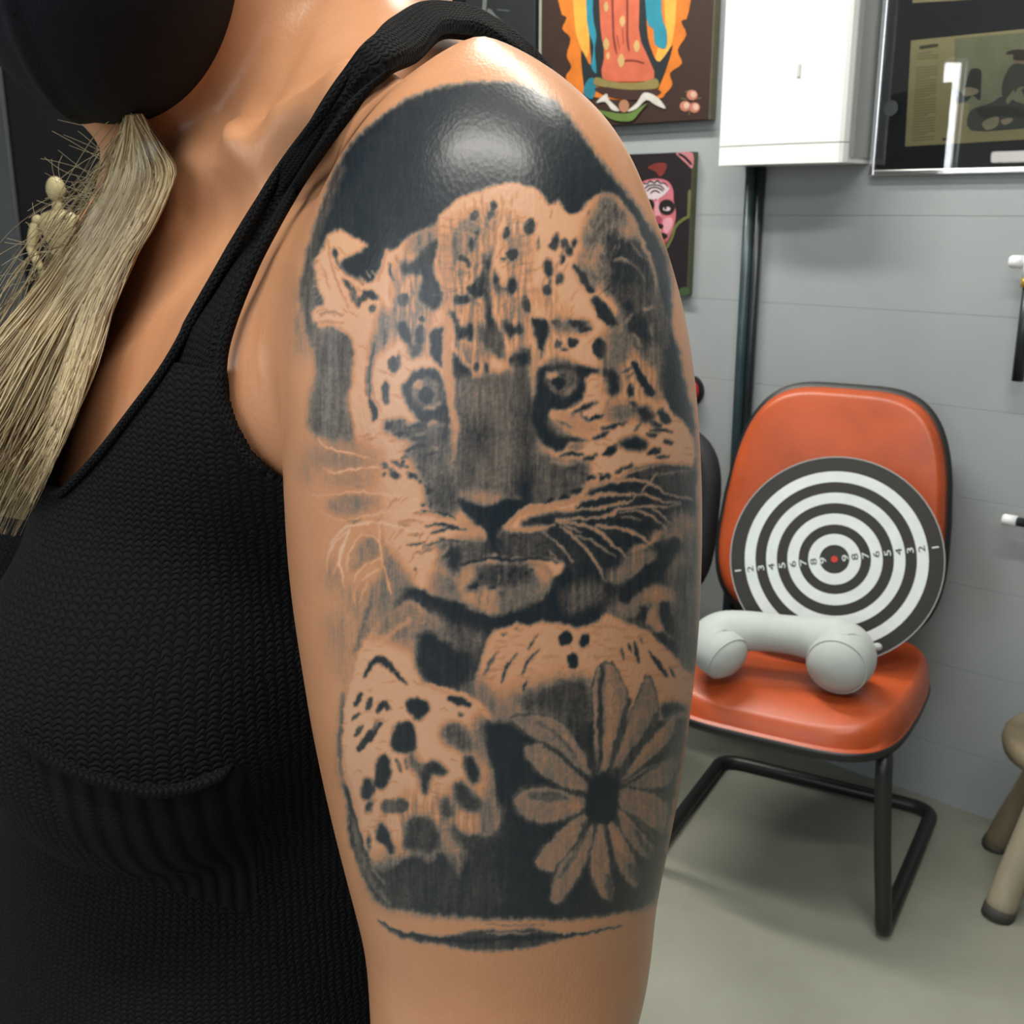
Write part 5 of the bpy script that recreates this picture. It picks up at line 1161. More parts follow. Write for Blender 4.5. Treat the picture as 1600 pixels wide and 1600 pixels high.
chair = thing('cantilever_chair', 'orange vinyl cantilever chair with black tube frame standing against the grey wall', 'chair', CH((0, -.3, 0)))
P = [(.20, -.16, .392), (.21, -.36, .392), (.215, -.485, .392), (.222, -.522, .375), (.226, -.532, .33), (.236, -.532, .2), (.248, -.532, .08), (.251, -.530, .035), (.252, -.512, .0175), (.253, -.45, .0165), (.257, -.24, .0165), (.259, -.08, .0165), (.258, -.03, .0165), (.235, -.006, .0165), (.19, 0, .0165), (.08, 0, .0165)]
P = P + [(-x, y, z) for x, y, z in P[::-1]]
mk('tube_frame', *tube(CH(spline3(np.array(P), 5)), .0162, 14), M_tubep, chair, True)
SZ = .405
def seatwarp(V):
    V = V.copy(); fwd = np.clip((-V[:, 1] - .13) / .125, 0, 1)
    V[:, 2] = V[:, 2] * (1 - .0 * fwd) - .030 * fwd ** 2 * (V[:, 2] > .02)
    V[:, 0] *= 1 - .05 * np.clip((-V[:, 1]) / .25, 0, 1)
    V[:, 2] += .022 * (V[:, 0] / .25) ** 2 * (V[:, 2] > .03) * .4
    V[:, 1] -= .345; V[:, 2] += SZ
    return V
mk('seat', *slab(.252, .262, 4.2, dome(1., .082), 72, CH, seatwarp), M_orange, chair, True)
def shellwarp(V): V = V.copy(); V[:, 0] *= 1 - .05 * np.clip((-V[:, 1]) / .25, 0, 1); V[:, 1] -= .345; V[:, 2] += SZ - .018; return V
mk('seat_shell', *slab(.252, .262, 4.2, [(.86, -.002), (.95, 0), (1.0, .008), (1.012, .018), (1.005, .026), (.9, .027)], 72, CH, shellwarp), M_black, chair, True)
TB = math.radians(14); BC = np.array([-.020, -.028, .732])
def backwarp(V, d=0.):
    u, v, h = V[:, 0].copy(), V[:, 1].copy(), V[:, 2].copy()
    u = u * (1 - .09 * np.clip(v / .27, -1, 1) - .08 * np.clip(v / .27, -1, 1) ** 2)
    y = -h - .02 * (u / .25) ** 2 + d
    out = np.empty_like(V)
    out[:, 0] = BC[0] + u; out[:, 1] = BC[1] + v * math.sin(TB) + y * math.cos(TB); out[:, 2] = BC[2] + v * math.cos(TB) - y * math.sin(TB)
    return out
mk('backrest', *slab(.256, .285, 4.0, dome(.97, .055), 72, CH, backwarp), M_orange, chair, True)
mk('backrest_shell', *slab(.256, .285, 4.0, [(.6, -.035), (.85, -.032), (.96, -.022), (1., -.006), (1.012, .004), (1.0, .014), (.9, .015)], 72, CH, backwarp), M_black, chair, True)
for s in (-1, 1):
    mk('back_bracket', *tube(CH(spline3(np.array([(s * .14, -.2, .392), (s * .14, -.06, .40), (s * .14, .0, .45), (s * .14, .015, .56), (s * .14, .03, .66)]), 6)), .014, 8, True, .007), M_tubep, chair, True)

# ---- dartboard leaning in the chair
M_dblk = mat('dartboard_black', (.014, .014, .013), .55, .15, 30)
M_dwht = mat('dartboard_white', (.66, .72, .73), .55, .05, 25)
M_dred = mat('dartboard_red', (.55, .03, .02), .5, .05)
M_dedge = mat('dartboard_rim', (.30, .31, .31), .35, .1)
RB = .212; tilt = math.radians(19)
dcen = at_z(1304, 874, .701)
ey = np.array(yawM(math.radians(20))) @ np.array([0, math.cos(tilt), -math.sin(tilt)]); ex = np.array(yawM(math.radians(20))) @ np.array([1., 0, 0]); ez = np.cross(ex, ey)
DB = Fr(dcen, M=np.c_[ex, ey, ez])
db = thing('dartboard', 'round dartboard with black and white rings and red bull leaning on the orange chair', 'dartboard', DB((0, 0, -RB)))
def ringprism(r0, r1, o0, o1, n=72):
    t = np.linspace(0, 2 * math.pi, n, endpoint=False); V = []
    for r, o in ((r0, o0), (r0, o1), (r1, o1), (r1, o0)): V += [(r * math.cos(a), -o, r * math.sin(a)) for a in t]
    F = []
    for q in range(4):
        for j in range(n):
            k = (j + 1) % n; a, b = q * n, ((q + 1) % 4) * n; F.append([a + j, b + j, b + k, a + k])
    return DB(np.array(V)), F
mk('board', *prism(circ(0, 0, RB, n=72), -.012, .006, DB), M_dblk, db, True and False)
mk('rim', *ringprism(RB * .995, RB * 1.006, -.013, .0075), M_dedge, db)
rad = [0, .14, .247, .339, .446, .548, .651, .755, .86, .99]
for i in range(1, 10):
    nm = 'bull_ring' if i == 1 else 'score_ring'
    mk(nm, *(ringprism(RB * max(rad[i - 1], .001), RB * rad[i], .0055, .0072)), M_dblk if i % 2 else M_dwht, db)
mk('bullseye', *prism(circ(0, 0, RB * .032, n=20), .0072, .0092, DB), M_dred, db)
def text_mesh(body, size):
    c = bpy.data.curves.new('t', 'FONT'); c.body = body; c.size = size; c.align_x = 'CENTER'; c.align_y = 'CENTER'; c.resolution_u = 3
    o = bpy.data.objects.new('t', c); COL.objects.link(o); bpy.context.view_layer.update()
    me = bpy.data.meshes.new_from_object(o.evaluated_get(bpy.context.evaluated_depsgraph_get()))
    V = np.array([v.co[:] for v in me.vertices]); F = [list(p.vertices) for p in me.polygons]
    bpy.data.objects.remove(o); bpy.data.curves.remove(c); bpy.data.meshes.remove(me)
    return V, F
al = math.radians(13)
for i in range(1, 10):
    rm = RB * [None, .93, .807, .703, .60, .497, .393, .293, .195, .105][i]
    for sgn in (1, -1):
        V, F = text_mesh(str(i), .026)
        ph = math.pi / 2 + al if sgn > 0 else math.pi / 2 + al + 0
        ph = (math.pi / 2 if sgn > 0 else math.pi / 2) + al
        c_, s_ = math.cos(ph), math.sin(ph); cx, cz = sgn * rm * math.cos(al), sgn * rm * math.sin(al)
        V = V * [1.15, .72, 1]
        X = V[:, 0] * c_ - V[:, 1] * s_ + cx; Z = V[:, 0] * s_ + V[:, 1] * c_ + cz
        mk('numeral', DB(np.c_[X, np.full(len(X), -.0078), Z]), F, M_dwht if i % 2 else M_dblk, db)

# ---- U-shaped travel pillow
M_pill = mat('grey_pillow_cloth', (.43, .475, .46), .8, .07, 14, .12, 420, sheen=.2)
SZT = SZ + .083
def onseat(px, py, h): return at_z(px, py, SZT + h)
pp = [(onseat(1130, 1022, 0.055), 0.052), (onseat(1121, 1012, 0.062), 0.055), (onseat(1120, 1001, 0.072), 0.053), (onseat(1137, 990, 0.084), 0.047), (onseat(1174, 986, 0.092), 0.040), (onseat(1220, 990, 0.094), 0.038), (onseat(1262, 996, 0.092), 0.042), (onseat(1292, 1004, 0.088), 0.053), (onseat(1310, 1016, 0.078), 0.063), (onseat(1315, 1026, 0.070), 0.066), (onseat(1311, 1035, 0.066), 0.062)]
cen_ = spline3(np.array([q[0] for q in pp]), 6); rr_ = spline3(np.c_[[q[1] for q in pp], [0] * len(pp)], 6)[:, 0]
def capped(P, r, n=24):
    t = np.linspace(0, math.pi / 2, 7)[:-1]
    d0 = P[0] - P[1]; d0 /= np.linalg.norm(d0); d1 = P[-1] - P[-2]; d1 /= np.linalg.norm(d1)
    A = [P[0] + d0 * r[0] * .75 * math.cos(x) for x in t]; B = [P[-1] + d1 * r[-1] * .75 * math.cos(x) for x in t[::-1]]
    ra = [max(.002, r[0] * math.sin(x)) for x in t]; rb = [max(.002, r[-1] * math.sin(x)) for x in t[::-1]]
    return tube(np.vstack([A, P, B]), np.concatenate([ra, r, rb]), n)
pillow = thing('travel_pillow', 'grey U-shaped inflatable travel pillow lying on the orange seat', 'pillow', onseat(1215, 1020, 0))
V, F = capped(cen_, rr_)
mk('cushion', V, F, M_pill, pillow, True)
for px, py in ((1372, 1008),):
    c = onseat(1371, 1010, .055); mk('valve', *ball(c, (.012, .012, .010)), M_pill, pillow, True)
# welded seams round the fat ends
for (c0, r0, d) in ((cen_[0], rr_[0], cen_[0] - cen_[3]), (cen_[-1], rr_[-1], cen_[-1] - cen_[-4])):
    d = d / np.linalg.norm(d); T = d; n1 = np.cross(T, [0, 0, 1.]); n1 /= np.linalg.norm(n1); n2 = np.cross(T, n1); t = np.linspace(0, 2 * math.pi, 40)
    Pq = c0 + d * r0 * .30 + (np.cos(t)[:, None] * n1 + np.sin(t)[:, None] * n2) * r0 * .925
    mk('seam', *tube(Pq, .0016, 6, False), M_pill, pillow, True)

# ---- wooden stool at the right edge
M_wood = mat('old_stool_wood', (.20, .165, .105), .6, .25, 9., .2, 60, stretch=(1, 1, .25))
M_wood2 = mat('pale_stool_wood', (.34, .30, .215), .6, .2, 9., .2, 60, stretch=(1, 1, .2))
SC = np.array([1.168, 2.02, 0.])
stool = thing('wooden_stool', 'low round wooden stool with thick round legs beside the orange chair', 'stool', SC)
mk('top', *lathe([(.145, .315), (.158, .322), (.163, .34), (.160, .356), (.150, .362), (.02, .362)], 40, Fr(SC, M=np.eye(3))), M_wood, stool, True)
for k, (a, r) in enumerate(((109, .205), (200, .185), (290, .19), (20, .185))):
    t = math.radians(a); top = SC + np.array([math.cos(t) * .085, math.sin(t) * .085, .318]); bot = SC + np.array([math.cos(t) * r, math.sin(t) * r, 0.])
    s = np.linspace(0, 1, 9)[:, None]
    lg = mk('leg', *tube(top + (bot - top) * s, [.024, .025, .027, .028, .029, .030, .031, .031, .030], 14), M_wood2 if k == 1 else M_wood, stool, True)
    mk('foot_ring', *tube(top + (bot - top) * np.array([[.93], [.96], [1.]]), [.0318, .0325, .0318], 14), mat('dark_foot_rubber', (.05, .048, .04), .7), lg, True)
for k in range(4):
    t0, t1 = (math.radians(a) for a in ((109, 200), (200, 290), (290, 380), (20, 109))[k])
    q0 = SC + np.array([math.cos(t0) * .13, math.sin(t0) * .13, .16]); q1 = SC + np.array([math.cos(t1) * .13, math.sin(t1) * .13, .16])
    if k: mk('rung', *tube(np.array([q0, (q0 + q1) / 2, q1]), .012, 10), M_wood, stool, True)

# ---- black chair back seen between the arm and the orange chair
BS = at_z(1010, 1200, 0.)
BCH = Fr((.31, 2.76, 0), M=yawM(math.radians(42)))
M_blk2 = mat('black_upholstery', (.012, .013, .017), .7, .2, 12, .1, 200)
bc = thing('black_chair', 'black padded chair half hidden by the tattooed arm, left of the orange chair', 'chair', BCH((0, -.25, 0)))
def bw(V):
    out = np.empty_like(V); out[:, 0] = V[:, 0]; out[:, 1] = -V[:, 2] + V[:, 1] * .12; out[:, 2] = .665 + V[:, 1]; return out
mk('backrest', *slab(.265, .23, 3.4, dome(1., .05), 48, BCH, bw), M_blk2, bc, True)
def sw(V): out = V.copy(); out[:, 1] -= .27; out[:, 2] += .40; return out
mk('seat', *slab(.21, .22, 3.6, dome(1., .06), 48, BCH, sw), M_blk2, bc, True)
mk('back_post', *box(-.03, .03, .0, .02, .30, .58, .004, fr=BCH), M_tubep, bc)
mk('post', *tube(BCH(np.array([(0, -.25, .06), (0, -.25, .25), (0, -.25, .41)])), .025, 14), M_tubep, bc, True)
mk('back_arm', *tube(BCH(spline3(np.array([(0, -.2, .385), (0, -.05, .375), (0, .012, .40), (0, .012, .47)]), 5)), .018, 10), M_tubep, bc, True)
for k in range(5):
    t = k * 2 * math.pi / 5 + .3
    mk('foot', *tube(BCH(np.array([(0, -.25, .075), (.13 * math.cos(t), -.25 + .13 * math.sin(t), .055), (.22 * math.cos(t), -.25 + .22 * math.sin(t), .0145)])), [.02, .017, .014], 10), M_tubep, bc, True)
# ------------------------------------------------------------------ things on the wall
PAINTS = {}
def paint(c, rough=.55):
    if c not in PAINTS: PAINTS[c] = mat('paint_%d' % len(PAINTS), tuple(.8 * v for v in c), rough, .14, 26., .06, 220)
    return PAINTS[c]
def wpoly(name, pts, o0, o1, m, parent, smooth=3):
    P = spline(pts, True, smooth) if smooth else np.array(pts, float)
    return mk(name, *prism([wl(x, y, o1) for x, y in P], o0, o1, WALL), m, parent)
def wstroke(name, pts, wpx, o0, o1, m, parent):
    P = spline(pts, False, 5); T = np.gradient(P, axis=0); T /= np.linalg.norm(T, axis=1)[:, None] + 1e-9; Nn = np.c_[-T[:, 1], T[:, 0]]
    s = np.linspace(0, 1, len(P)); wd = (wpx / 2 * np.clip(np.minimum(s, 1 - s) * 6 + .35, 0, 1))[:, None]
    return wpoly(name, np.vstack([P + Nn * wd, (P - Nn * wd)[::-1]]), o0, o1, m, parent, 0)
def wblob(name, cx, cy, rx, ry, o0, o1, m, parent, n=16): return wpoly(name, circ(cx, cy, rx, ry, n), o0, o1, m, parent, 0)

# ---- white wall heater
M_white = mat('white_enamel', (.86, .87, .86), .3, .02, 6)
M_seam = mat('seam_grey', (.35, .36, .36), .6, .05)
M_side = mat('heater_side_grey', (.34, .36, .36), .45, .03)
HO = .13
hx0 = wl(1126, 120, HO)[0]; hx1 = wl(1327, 120, HO)[0]; hz0 = wl(1225, 256, HO)[1]; hz1 = hz0 + .66; hzs = wl(1225, 225, HO + .012)[1]
heater = thing('wall_heater', 'white enamel boiler cabinet hung on the grey wall above the chair', 'water heater', WALL(((hx0 + hx1) / 2, 0, hz0)))
def plan(x0, x1, front, bulge, n=16):
    pts = [(x0, 0.), (x0, -front + .012)]
    for i in range(n + 1):
        t = i / n; x = x0 + .006 + (x1 - x0 - .018) * t; pts.append((x, -front - bulge * math.sin(math.pi * t)))
    pts += [(x1 - .004, -front + .006), (x1, -front + .02), (x1, 0.)]
    return pts
def vprism(pl, z0, z1):
    n = len(pl); P = np.array(pl); A = np.c_[P, np.full(n, z0)]; B = np.c_[P, np.full(n, z1)]
    F = [list(range(n))[::-1], list(range(n, 2 * n))] + [[i, (i + 1) % n, n + (i + 1) % n, n + i] for i in range(n)]
    return WALL(np.vstack([A, B])), [f[::-1] for f in F]
mk('back_case', *vprism(plan(hx0 + .012, hx1 + .004, HO - .02, .0), hz0 + .012, hz1), M_side, heater)
mk('front_cover', *vprism(plan(hx0, hx1, HO, .012), hzs + .0012, hz1), M_white, heater)
mk('bottom_cover', *vprism(plan(hx0, hx1, HO, .012), hz0, hzs - .0012), M_white, heater)
mk('seam', *vprism(plan(hx0 + .002, hx1 - .002, HO - .003, .012), hzs - .0012, hzs + .0012), M_seam, heater)
a_, z_ = wl(1248, 110, HO + .012); mk('indicator_window', *box(a_ - .004, a_ + .004, -HO - .0135, -HO - .008, z_ - .014, z_ + .014, .001, fr=WALL), mat('indicator_grey', (.55, .56, .56), .4, .03), heater)

# ---- dark conduit pair running down from the heater
M_cond = mat('dark_teal_conduit', (.030, .055, .062), .35, .25, 14, .1, 120)
M_cond2 = mat('black_conduit', (.014, .020, .022), .35, .25, 14, .1, 120)
ca = wl(1176, 300, .02)[0]; cb = ca
cond = thing('conduit', 'dark teal pipe pair running down the grey wall below the white heater', 'pipe', WALL(((ca + cb) / 2, -.02, 0)))
mk('pipe', *tube(WALL(np.array([(ca - .006, -.022, hz0 + .03), (ca - .006, -.022, 1.0), (cb - .004, -.022, .0)])), .0135, 16), M_cond, cond, True)
mk('pipe', *tube(WALL(np.array([(ca + .018, -.016, hz0 + .03), (ca + .018, -.016, 1.0), (cb + .020, -.016, .0)])), .0105, 16), M_cond2, cond, True)
for z in (.3,): mk('pipe_clip', *box(ca - .028, ca + .042, -.030, .0, z, z + .014, .002, fr=WALL), M_cond2, cond)

# ---- picture of a robed figure before an orange glow
ox = wl(1110, 120, .03)[0]; ol = wl(846, 60, .03)[0]; oz = wl(1106, 187, .03)[1]
p1 = thing('robed_figure_painting', 'dark brown canvas painting with orange glow, coral drapery and teal cloak', 'painting', WALL(((ox + ol) / 2, 0, oz)))
brown = (.040, .018, .012)
mk('canvas', *box(ol, ox, -.030, -.001, oz, oz + .62, .002, fr=WALL), paint(brown), p1)
mk('canvas_edge', *box(ox, ox + .002, -.029, -.001, oz, oz + .62, fr=WALL), paint((.16, .15, .09)), p1)
mk('canvas_edge', *box(ol - .008, ol, -.031, -.001, oz, oz + .62, fr=WALL), paint((.36, .38, .31)), p1)
def c5(*v): return [(800 + v[i] / 3.333, v[i + 1] / 3.333) for i in range(0, len(v), 2)]
wpoly('painted_glow', c5(255, -300, 250, 40, 285, 90, 262, 150, 305, 200, 285, 290, 310, 350, 280, 410, 370, 490, 560, 520, 760, 515, 800, 485, 835, 440, 822, 380, 885, 330, 862, 260, 908, 180, 880, 110, 920, 60, 900, -300), .030, .0305, paint((.72, .20, .02)), p1)
wpoly('painted_light', c5(310, -300, 400, -300, 405, 120, 400, 260, 385, 300, 345, 210, 325, 100), .0305, .031, paint((.85, .42, .06)), p1)
wpoly('painted_light', c5(775, -300, 850, -300, 850, 120, 800, 300, 745, 330, 760, 250, 800, 150), .0305, .031, paint((.85, .42, .06)), p1)
wpoly('painted_lining', c5(395, -300, 465, -300, 475, 150, 475, 400, 430, 440, 385, 480, 372, 440, 360, 260, 410, 340, 400, 150), .031, .0315, paint((.012, .020, .024)), p1)
wpoly('painted_cloak', c5(385, -300, 425, -300, 420, 60, 440, 180, 430, 260, 440, 380, 412, 340, 425, 240, 390, 110), .0315, .032, paint((.02, .26, .36)), p1)
wpoly('painted_cloak', c5(400, 410, 440, 420, 420, 515, 370, 480), .0315, .032, paint((.02, .20, .28)), p1)
wpoly('painted_lining', c5(655, -300, 710, -300, 700, 120, 730, 270, 770, 320, 838, 235, 770, 440, 735, 400, 690, 280, 660, 150), .031, .0315, paint((.012, .020, .024)), p1)
wpoly('painted_cloak', c5(690, -300, 770, -300, 778, 60, 805, 160, 800, 250, 745, 230, 735, 150, 700, 90), .0315, .032, paint((.02, .26, .36)), p1)
wpoly('painted_robe', c5(465, -300, 655, -300, 660, 150, 700, 280, 740, 405, 600, 425, 470, 405, 485, 260, 462, 150), .0315, .0322, paint((.62, .14, .07)), p1)
for q in (c5(520, -100, 525, 100, 530, 200, 545, 285), c5(600, -100, 600, 120, 600, 200, 610, 270), c5(575, 150, 580, 230), c5(560, 320, 630, 315, 690, 330), c5(545, 180, 560, 260)):
    wstroke('painted_fold', q, 3.4, .0322, .0326, paint((.22, .035, .025)), p1)
for x, y, s in ((490, 35, 8), (575, 110, 9), (490, 230, 10), (650, 240, 10), (568, 315, 11), (500, 290, 6)):
    (cx, cy), = c5(x, y); wpoly('painted_leaf', [(cx, cy - s), (cx + s * .5, cy), (cx, cy + s), (cx - s * .5, cy)], .0322, .0327, paint((.62, .40, .16)), p1)
wpoly('painted_band', c5(438, 402, 520, 425, 610, 432, 690, 425, 750, 408, 762, 455, 690, 466, 600, 466, 500, 455, 430, 440), .0325, .033, paint((.27, .22, .07)), p1)
wpoly('painted_ground', c5(440, 455, 760, 465, 720, 510, 620, 520, 500, 500), .032, .0328, paint((.05, .022, .016)), p1)
wpoly('painted_ribbon', c5(438, 535, 490, 488, 505, 520, 560, 575, 520, 572, 485, 530), .0328, .0334, paint((.66, .64, .58)), p1)
wpoly('painted_ribbon', c5(600, 580, 650, 535, 688, 482, 755, 505, 800, 565, 745, 545, 700, 520, 650, 565), .0328, .0334, paint((.66, .64, .58)), p1)
wpoly('painted_cloth', c5(440, 572, 500, 582, 560, 590, 620, 585, 700, 538, 660, 590, 620, 630, 540, 628, 490, 605), .0334, .034, paint((.13, .22, .05)), p1)
(cx, cy), = c5(583, 552); wblob('painted_bud', cx, cy, 8, 10, .034, .0345, paint((.48, .22, .12)), p1)
for x, y in ((938, 495), (902, 553), (950, 560)):
    (cx, cy), = c5(x, y); wblob('painted_rose', cx, cy, 8.5, 8, .0305, .0312, paint((.55, .20, .14)), p1); wblob('painted_petal', cx + 2, cy - 1, 4.5, 5, .0312, .0317, paint((.72, .48, .36)), p1)
for q in (c5(880, 510, 910, 520), c5(960, 515, 985, 510), c5(925, 575, 922, 600), c5(900, 480, 925, 470)): wstroke('painted_sprig', q, 3, .0303, .0308, paint((.20, .20, .07)), p1)

# ---- dark board with chalky drips, further left
dx1 = wl(836, 60, .03)[0]; dx0 = wl(560, 40, .03)[0]; dz = wl(836, 175, .03)[1]
p0 = thing('dark_painting', 'nearly black painting with pale grey drips, showing just above the shoulder strap', 'painting', WALL(((dx0 + dx1) / 2, 0, dz)))
mk('canvas', *box(dx0, dx1, -.030, -.001, dz, dz + .75, .002, fr=WALL), paint((.016, .020, .022)), p0)
gp = paint((.16, .18, .17)); gp2 = paint((.36, .32, .20))
for q, wd, m_ in (([(647, -40), (647, 5), (655, 12)], 5, gp), ([(697, -40), (697, 4), (700, 16)], 5, gp2), ([(757, -40), (757, 8), (752, 24)], 6, gp), ([(762, 14), (770, 26), (790, 45), (802, 58)], 9, gp), ([(776, 15), (796, 17)], 3, gp), ([(664, 4), (690, 12), (716, 8), (740, 22)], 8, gp), ([(705, -20), (712, 2)], 4, gp)):
    wstroke('painted_drip', q, wd, .030, .0306, m_, p0)

# ---- portrait with white painted brow
cx1 = wl(1082, 240, .025)[0]; cz1 = wl(1082, 237, .025)[1]; cz0 = wl(1073, 461, .025)[1]; cx0 = cx1 - .26
p2 = thing('face_painting', 'small dark canvas portrait of a pink face with white painted forehead', 'painting', WALL(((cx0 + cx1) / 2, 0, cz0)))
dk = (.012, .006, .010)
mk('canvas', *box(cx0, cx1, -.025, -.001, cz0, cz1, .0015, fr=WALL), paint(dk), p2)
mk('canvas_edge', *box(cx1, cx1 + .0015, -.024, -.001, cz0, cz1, fr=WALL), paint((.10, .11, .05)), p2)
def cl(*v): return [(850 + v[i] / 6.154, 280 + v[i + 1] / 6.154) for i in range(0, len(v), 2)]
pk = paint((.62, .17, .22)); pk2 = paint((.42, .07, .10)); pw = paint((.74, .62, .66)); pb = paint((.012, .008, .010)); pl = paint((.78, .36, .42))
wpoly('painted_face', cl(900, 90, 940, 30, 1020, 0, 1120, -4, 1200, 30, 1242, 110, 1245, 200, 1268, 330, 1250, 440, 1205, 560, 1150, 645, 1090, 600, 1000, 480, 930, 300, 890, 180), .025, .0256, pk, p2)
wpoly('painted_cheek', cl(1150, 390, 1220, 370, 1240, 430, 1190, 520, 1150, 500), .0256, .026, pl, p2)
wpoly('painted_nose', cl(1070, 200, 1100, 190, 1115, 320, 1130, 390, 1090, 410, 1065, 330), .0256, .026, pl, p2)
wpoly('painted_brow', cl(925, 70, 1000, 25, 1080, 12, 1150, 40, 1205, 85, 1165, 140, 1120, 175, 1080, 195, 1000, 190, 940, 150), .0256, .0262, pw, p2)
for q in (cl(930, 60, 960, 40, 990, 45, 1020, 20, 1060, 35, 1090, 15, 1120, 40, 1160, 40, 1195, 80), cl(960, 100, 1000, 65, 1060, 55, 1120, 65, 1160, 105), cl(985, 120, 1020, 88, 1070, 78, 1120, 95, 1145, 120), cl(1020, 140, 1050, 115, 1080, 112, 1115, 135)):
    wstroke('painted_web', q, 2.2, .0262, .0266, pb, p2)
for q in (cl(1075, 185, 1078, 210),): wstroke('painted_mark', q, 4, .0262, .0266, pk2, p2)
def lb(nm, x, y, rx, ry, m_, o): (a, b), = cl(x, y); wblob(nm, a, b, rx / 6.154, ry / 6.154, o, o + .0005, m_, p2)
lb('painted_eye_shadow', 1180, 270, 78, 76, pb, .0258); lb('painted_eye_shadow', 1015, 250, 46, 60, pb, .0258); lb('painted_eye', 1180, 285, 36, 20, pw, .0264); lb('painted_pupil', 1168, 278, 12, 16, pb, .0269)
lb('painted_nose_tip', 1098, 390, 34, 42, pk2, .0262); lb('painted_nostril', 1115, 452, 34, 24, pb, .0266); lb('painted_lips', 1140, 545, 48, 30, pb, .0262); lb('painted_tooth', 1105, 490, 16, 14, pw, .0266); lb('painted_chin', 1150, 600, 34, 22, pk2, .0261)
wpoly('painted_flower', [(1012, 262), (1022, 256), (1034, 254), (1042, 258), (1038, 270), (1031, 276), (1024, 268)], .025, .0256, paint((.22, .03, .025)), p2)
wpoly('painted_ribbon', [(1057, 239), (1082, 239), (1082, 263), (1073, 256), (1062, 246)], .025, .0256, paint((.60, .22, .24)), p2)
wstroke('painted_ribbon_line', [(1060, 240), (1070, 246), (1081, 258)], 4, .0256, .0261, pb, p2)
wstroke('painted_stem', cl(1160, 690, 1200, 620, 1230, 560, 1262, 460, 1320, 400, 1400, 350), 4.5, .0256, .0262, paint((.15, .17, .05)), p2)
wstroke('painted_stem', cl(1400, 100, 1395, 250, 1390, 380), 5, .0253, .0258, paint((.14, .15, .05)), p2)
wpoly('painted_grass', cl(1290, 1080, 1330, 1040, 1390, 1050, 1392, 1108, 1320, 1112), .025, .0256, paint((.05, .10, .04)), p2)

# ---- aluminium frame with old newspaper clippings behind glass
M_alu = mat('brushed_aluminium', (.83, .84, .85), .22, .03, 60, metal=1.)
M_mat = mat('black_mat_board', (.012, .013, .015), .6, .2, 40)
M_news = mat('yellowed_newsprint', (.46, .40, .20), .8, .08, 20, .05, 300)
M_glass = glass_material()
FO = .022
fx0, fz0 = wl(1356, 275, FO); fz1 = fz0 + .62; fx1 = fx0 + .80; fw = .0125
p3 = thing('framed_clippings', 'aluminium framed yellowed newspaper clippings on black behind glass', 'framed picture', WALL(((fx0 + fx1) / 2, 0, fz0)))
mk('mat_board', *box(fx0 + .004, fx1 - .004, -.010, -.002, fz0 + .004, fz1 - .004, fr=WALL), M_mat, p3)
for b in ((fx0, fx0 + fw, fz0, fz1), (fx1 - fw, fx1, fz0, fz1), (fx0 + fw, fx1 - fw, fz0, fz0 + fw), (fx0 + fw, fx1 - fw, fz1 - fw, fz1)):
    mk('frame_strip', *box(b[0], b[1], -FO, -.001, b[2], b[3], .0022, 2, fr=WALL), M_alu, p3)
mk('glass', *box(fx0 + fw * .5, fx1 - fw * .5, -.0165, -.0150, fz0 + fw * .5, fz1 - fw * .5, fr=WALL), M_glass, p3)
def c6(*v): return [(1350 + v[i] / 6.4, v[i + 1] / 6.4) for i in range(0, len(v), 2)]
clip = wpoly('clipping', c6(470, 405, 1600, 290, 2700, 190, 2700, 1330, 1600, 1395, 410, 1465), .010, .0106, M_news, p3, 0)
clip2 = wpoly('clipping', c6(485, 30, 1000, 0, 2700, -120, 2700, -1300, 500, -1250), .010, .0106, M_news, p3, 0)
sage = paint((.34, .35, .20)); dgr = paint((.045, .048, .038)); dgr2 = paint((.085, .09, .068)); lt = paint((.50, .42, .26)); tx = paint((.33, .28, .135)); tx2 = paint((.10, .09, .05))
O1 = .0106
wpoly('printed_photo', c6(905, 385, 1600, 325, 2300, 260, 2300, 1245, 1600, 1285, 1050, 1310, 1050, 1030, 905, 1030), O1, O1 + .0003, sage, clip, 0)
wpoly('printed_figure', c6(1075, 690, 1170, 700, 1170, 860, 1160, 1005, 1085, 955, 1030, 1010, 905, 1025, 905, 880, 965, 925, 1010, 870, 1040, 760), O1 + .0003, O1 + .0006, dgr, clip)
wpoly('printed_hand', c6(980, 905, 1040, 870, 1145, 900, 1110, 945, 1000, 960), O1 + .0006, O1 + .0009, lt, clip)
wpoly('printed_hat', c6(1415, 545, 1460, 505, 1600, 495, 1680, 540, 1640, 600, 1500, 600, 1490, 545), O1 + .0006, O1 + .0009, paint((.07, .045, .03)), clip)
wpoly('printed_face', c6(1495, 600, 1550, 555, 1640, 570, 1640, 660, 1540, 660), O1 + .0003, O1 + .0007, paint((.36, .26, .17)), clip)
wpoly('printed_figure', c6(1490, 640, 1640, 660, 1760, 760, 1760, 1000, 1620, 980, 1560, 900, 1430, 985, 1375, 930, 1400, 780), O1 + .0005, O1 + .0008, dgr2, clip)
wpoly('printed_figure', c6(1060, 1110, 1270, 1030, 1400, 960, 1600, 1040, 1900, 1000, 1900, 1270, 1600, 1285, 1080, 1308), O1 + .0004, O1 + .0007, dgr2, clip)
wpoly('printed_shadow', c6(1140, 1090, 1420, 1060, 1600, 1110, 1600, 1180, 1400, 1160, 1200, 1180), O1 + .0007, O1 + .0010, dgr, clip)
wpoly('printed_hand', c6(1180, 1235, 1260, 1180, 1345, 1170, 1330, 1260, 1230, 1300), O1 + .0007, O1 + .0010, lt, clip)
wpoly('printed_hand', c6(1370, 1200, 1480, 1180, 1470, 1220, 1400, 1250), O1 + .0007, O1 + .0010, lt, clip)
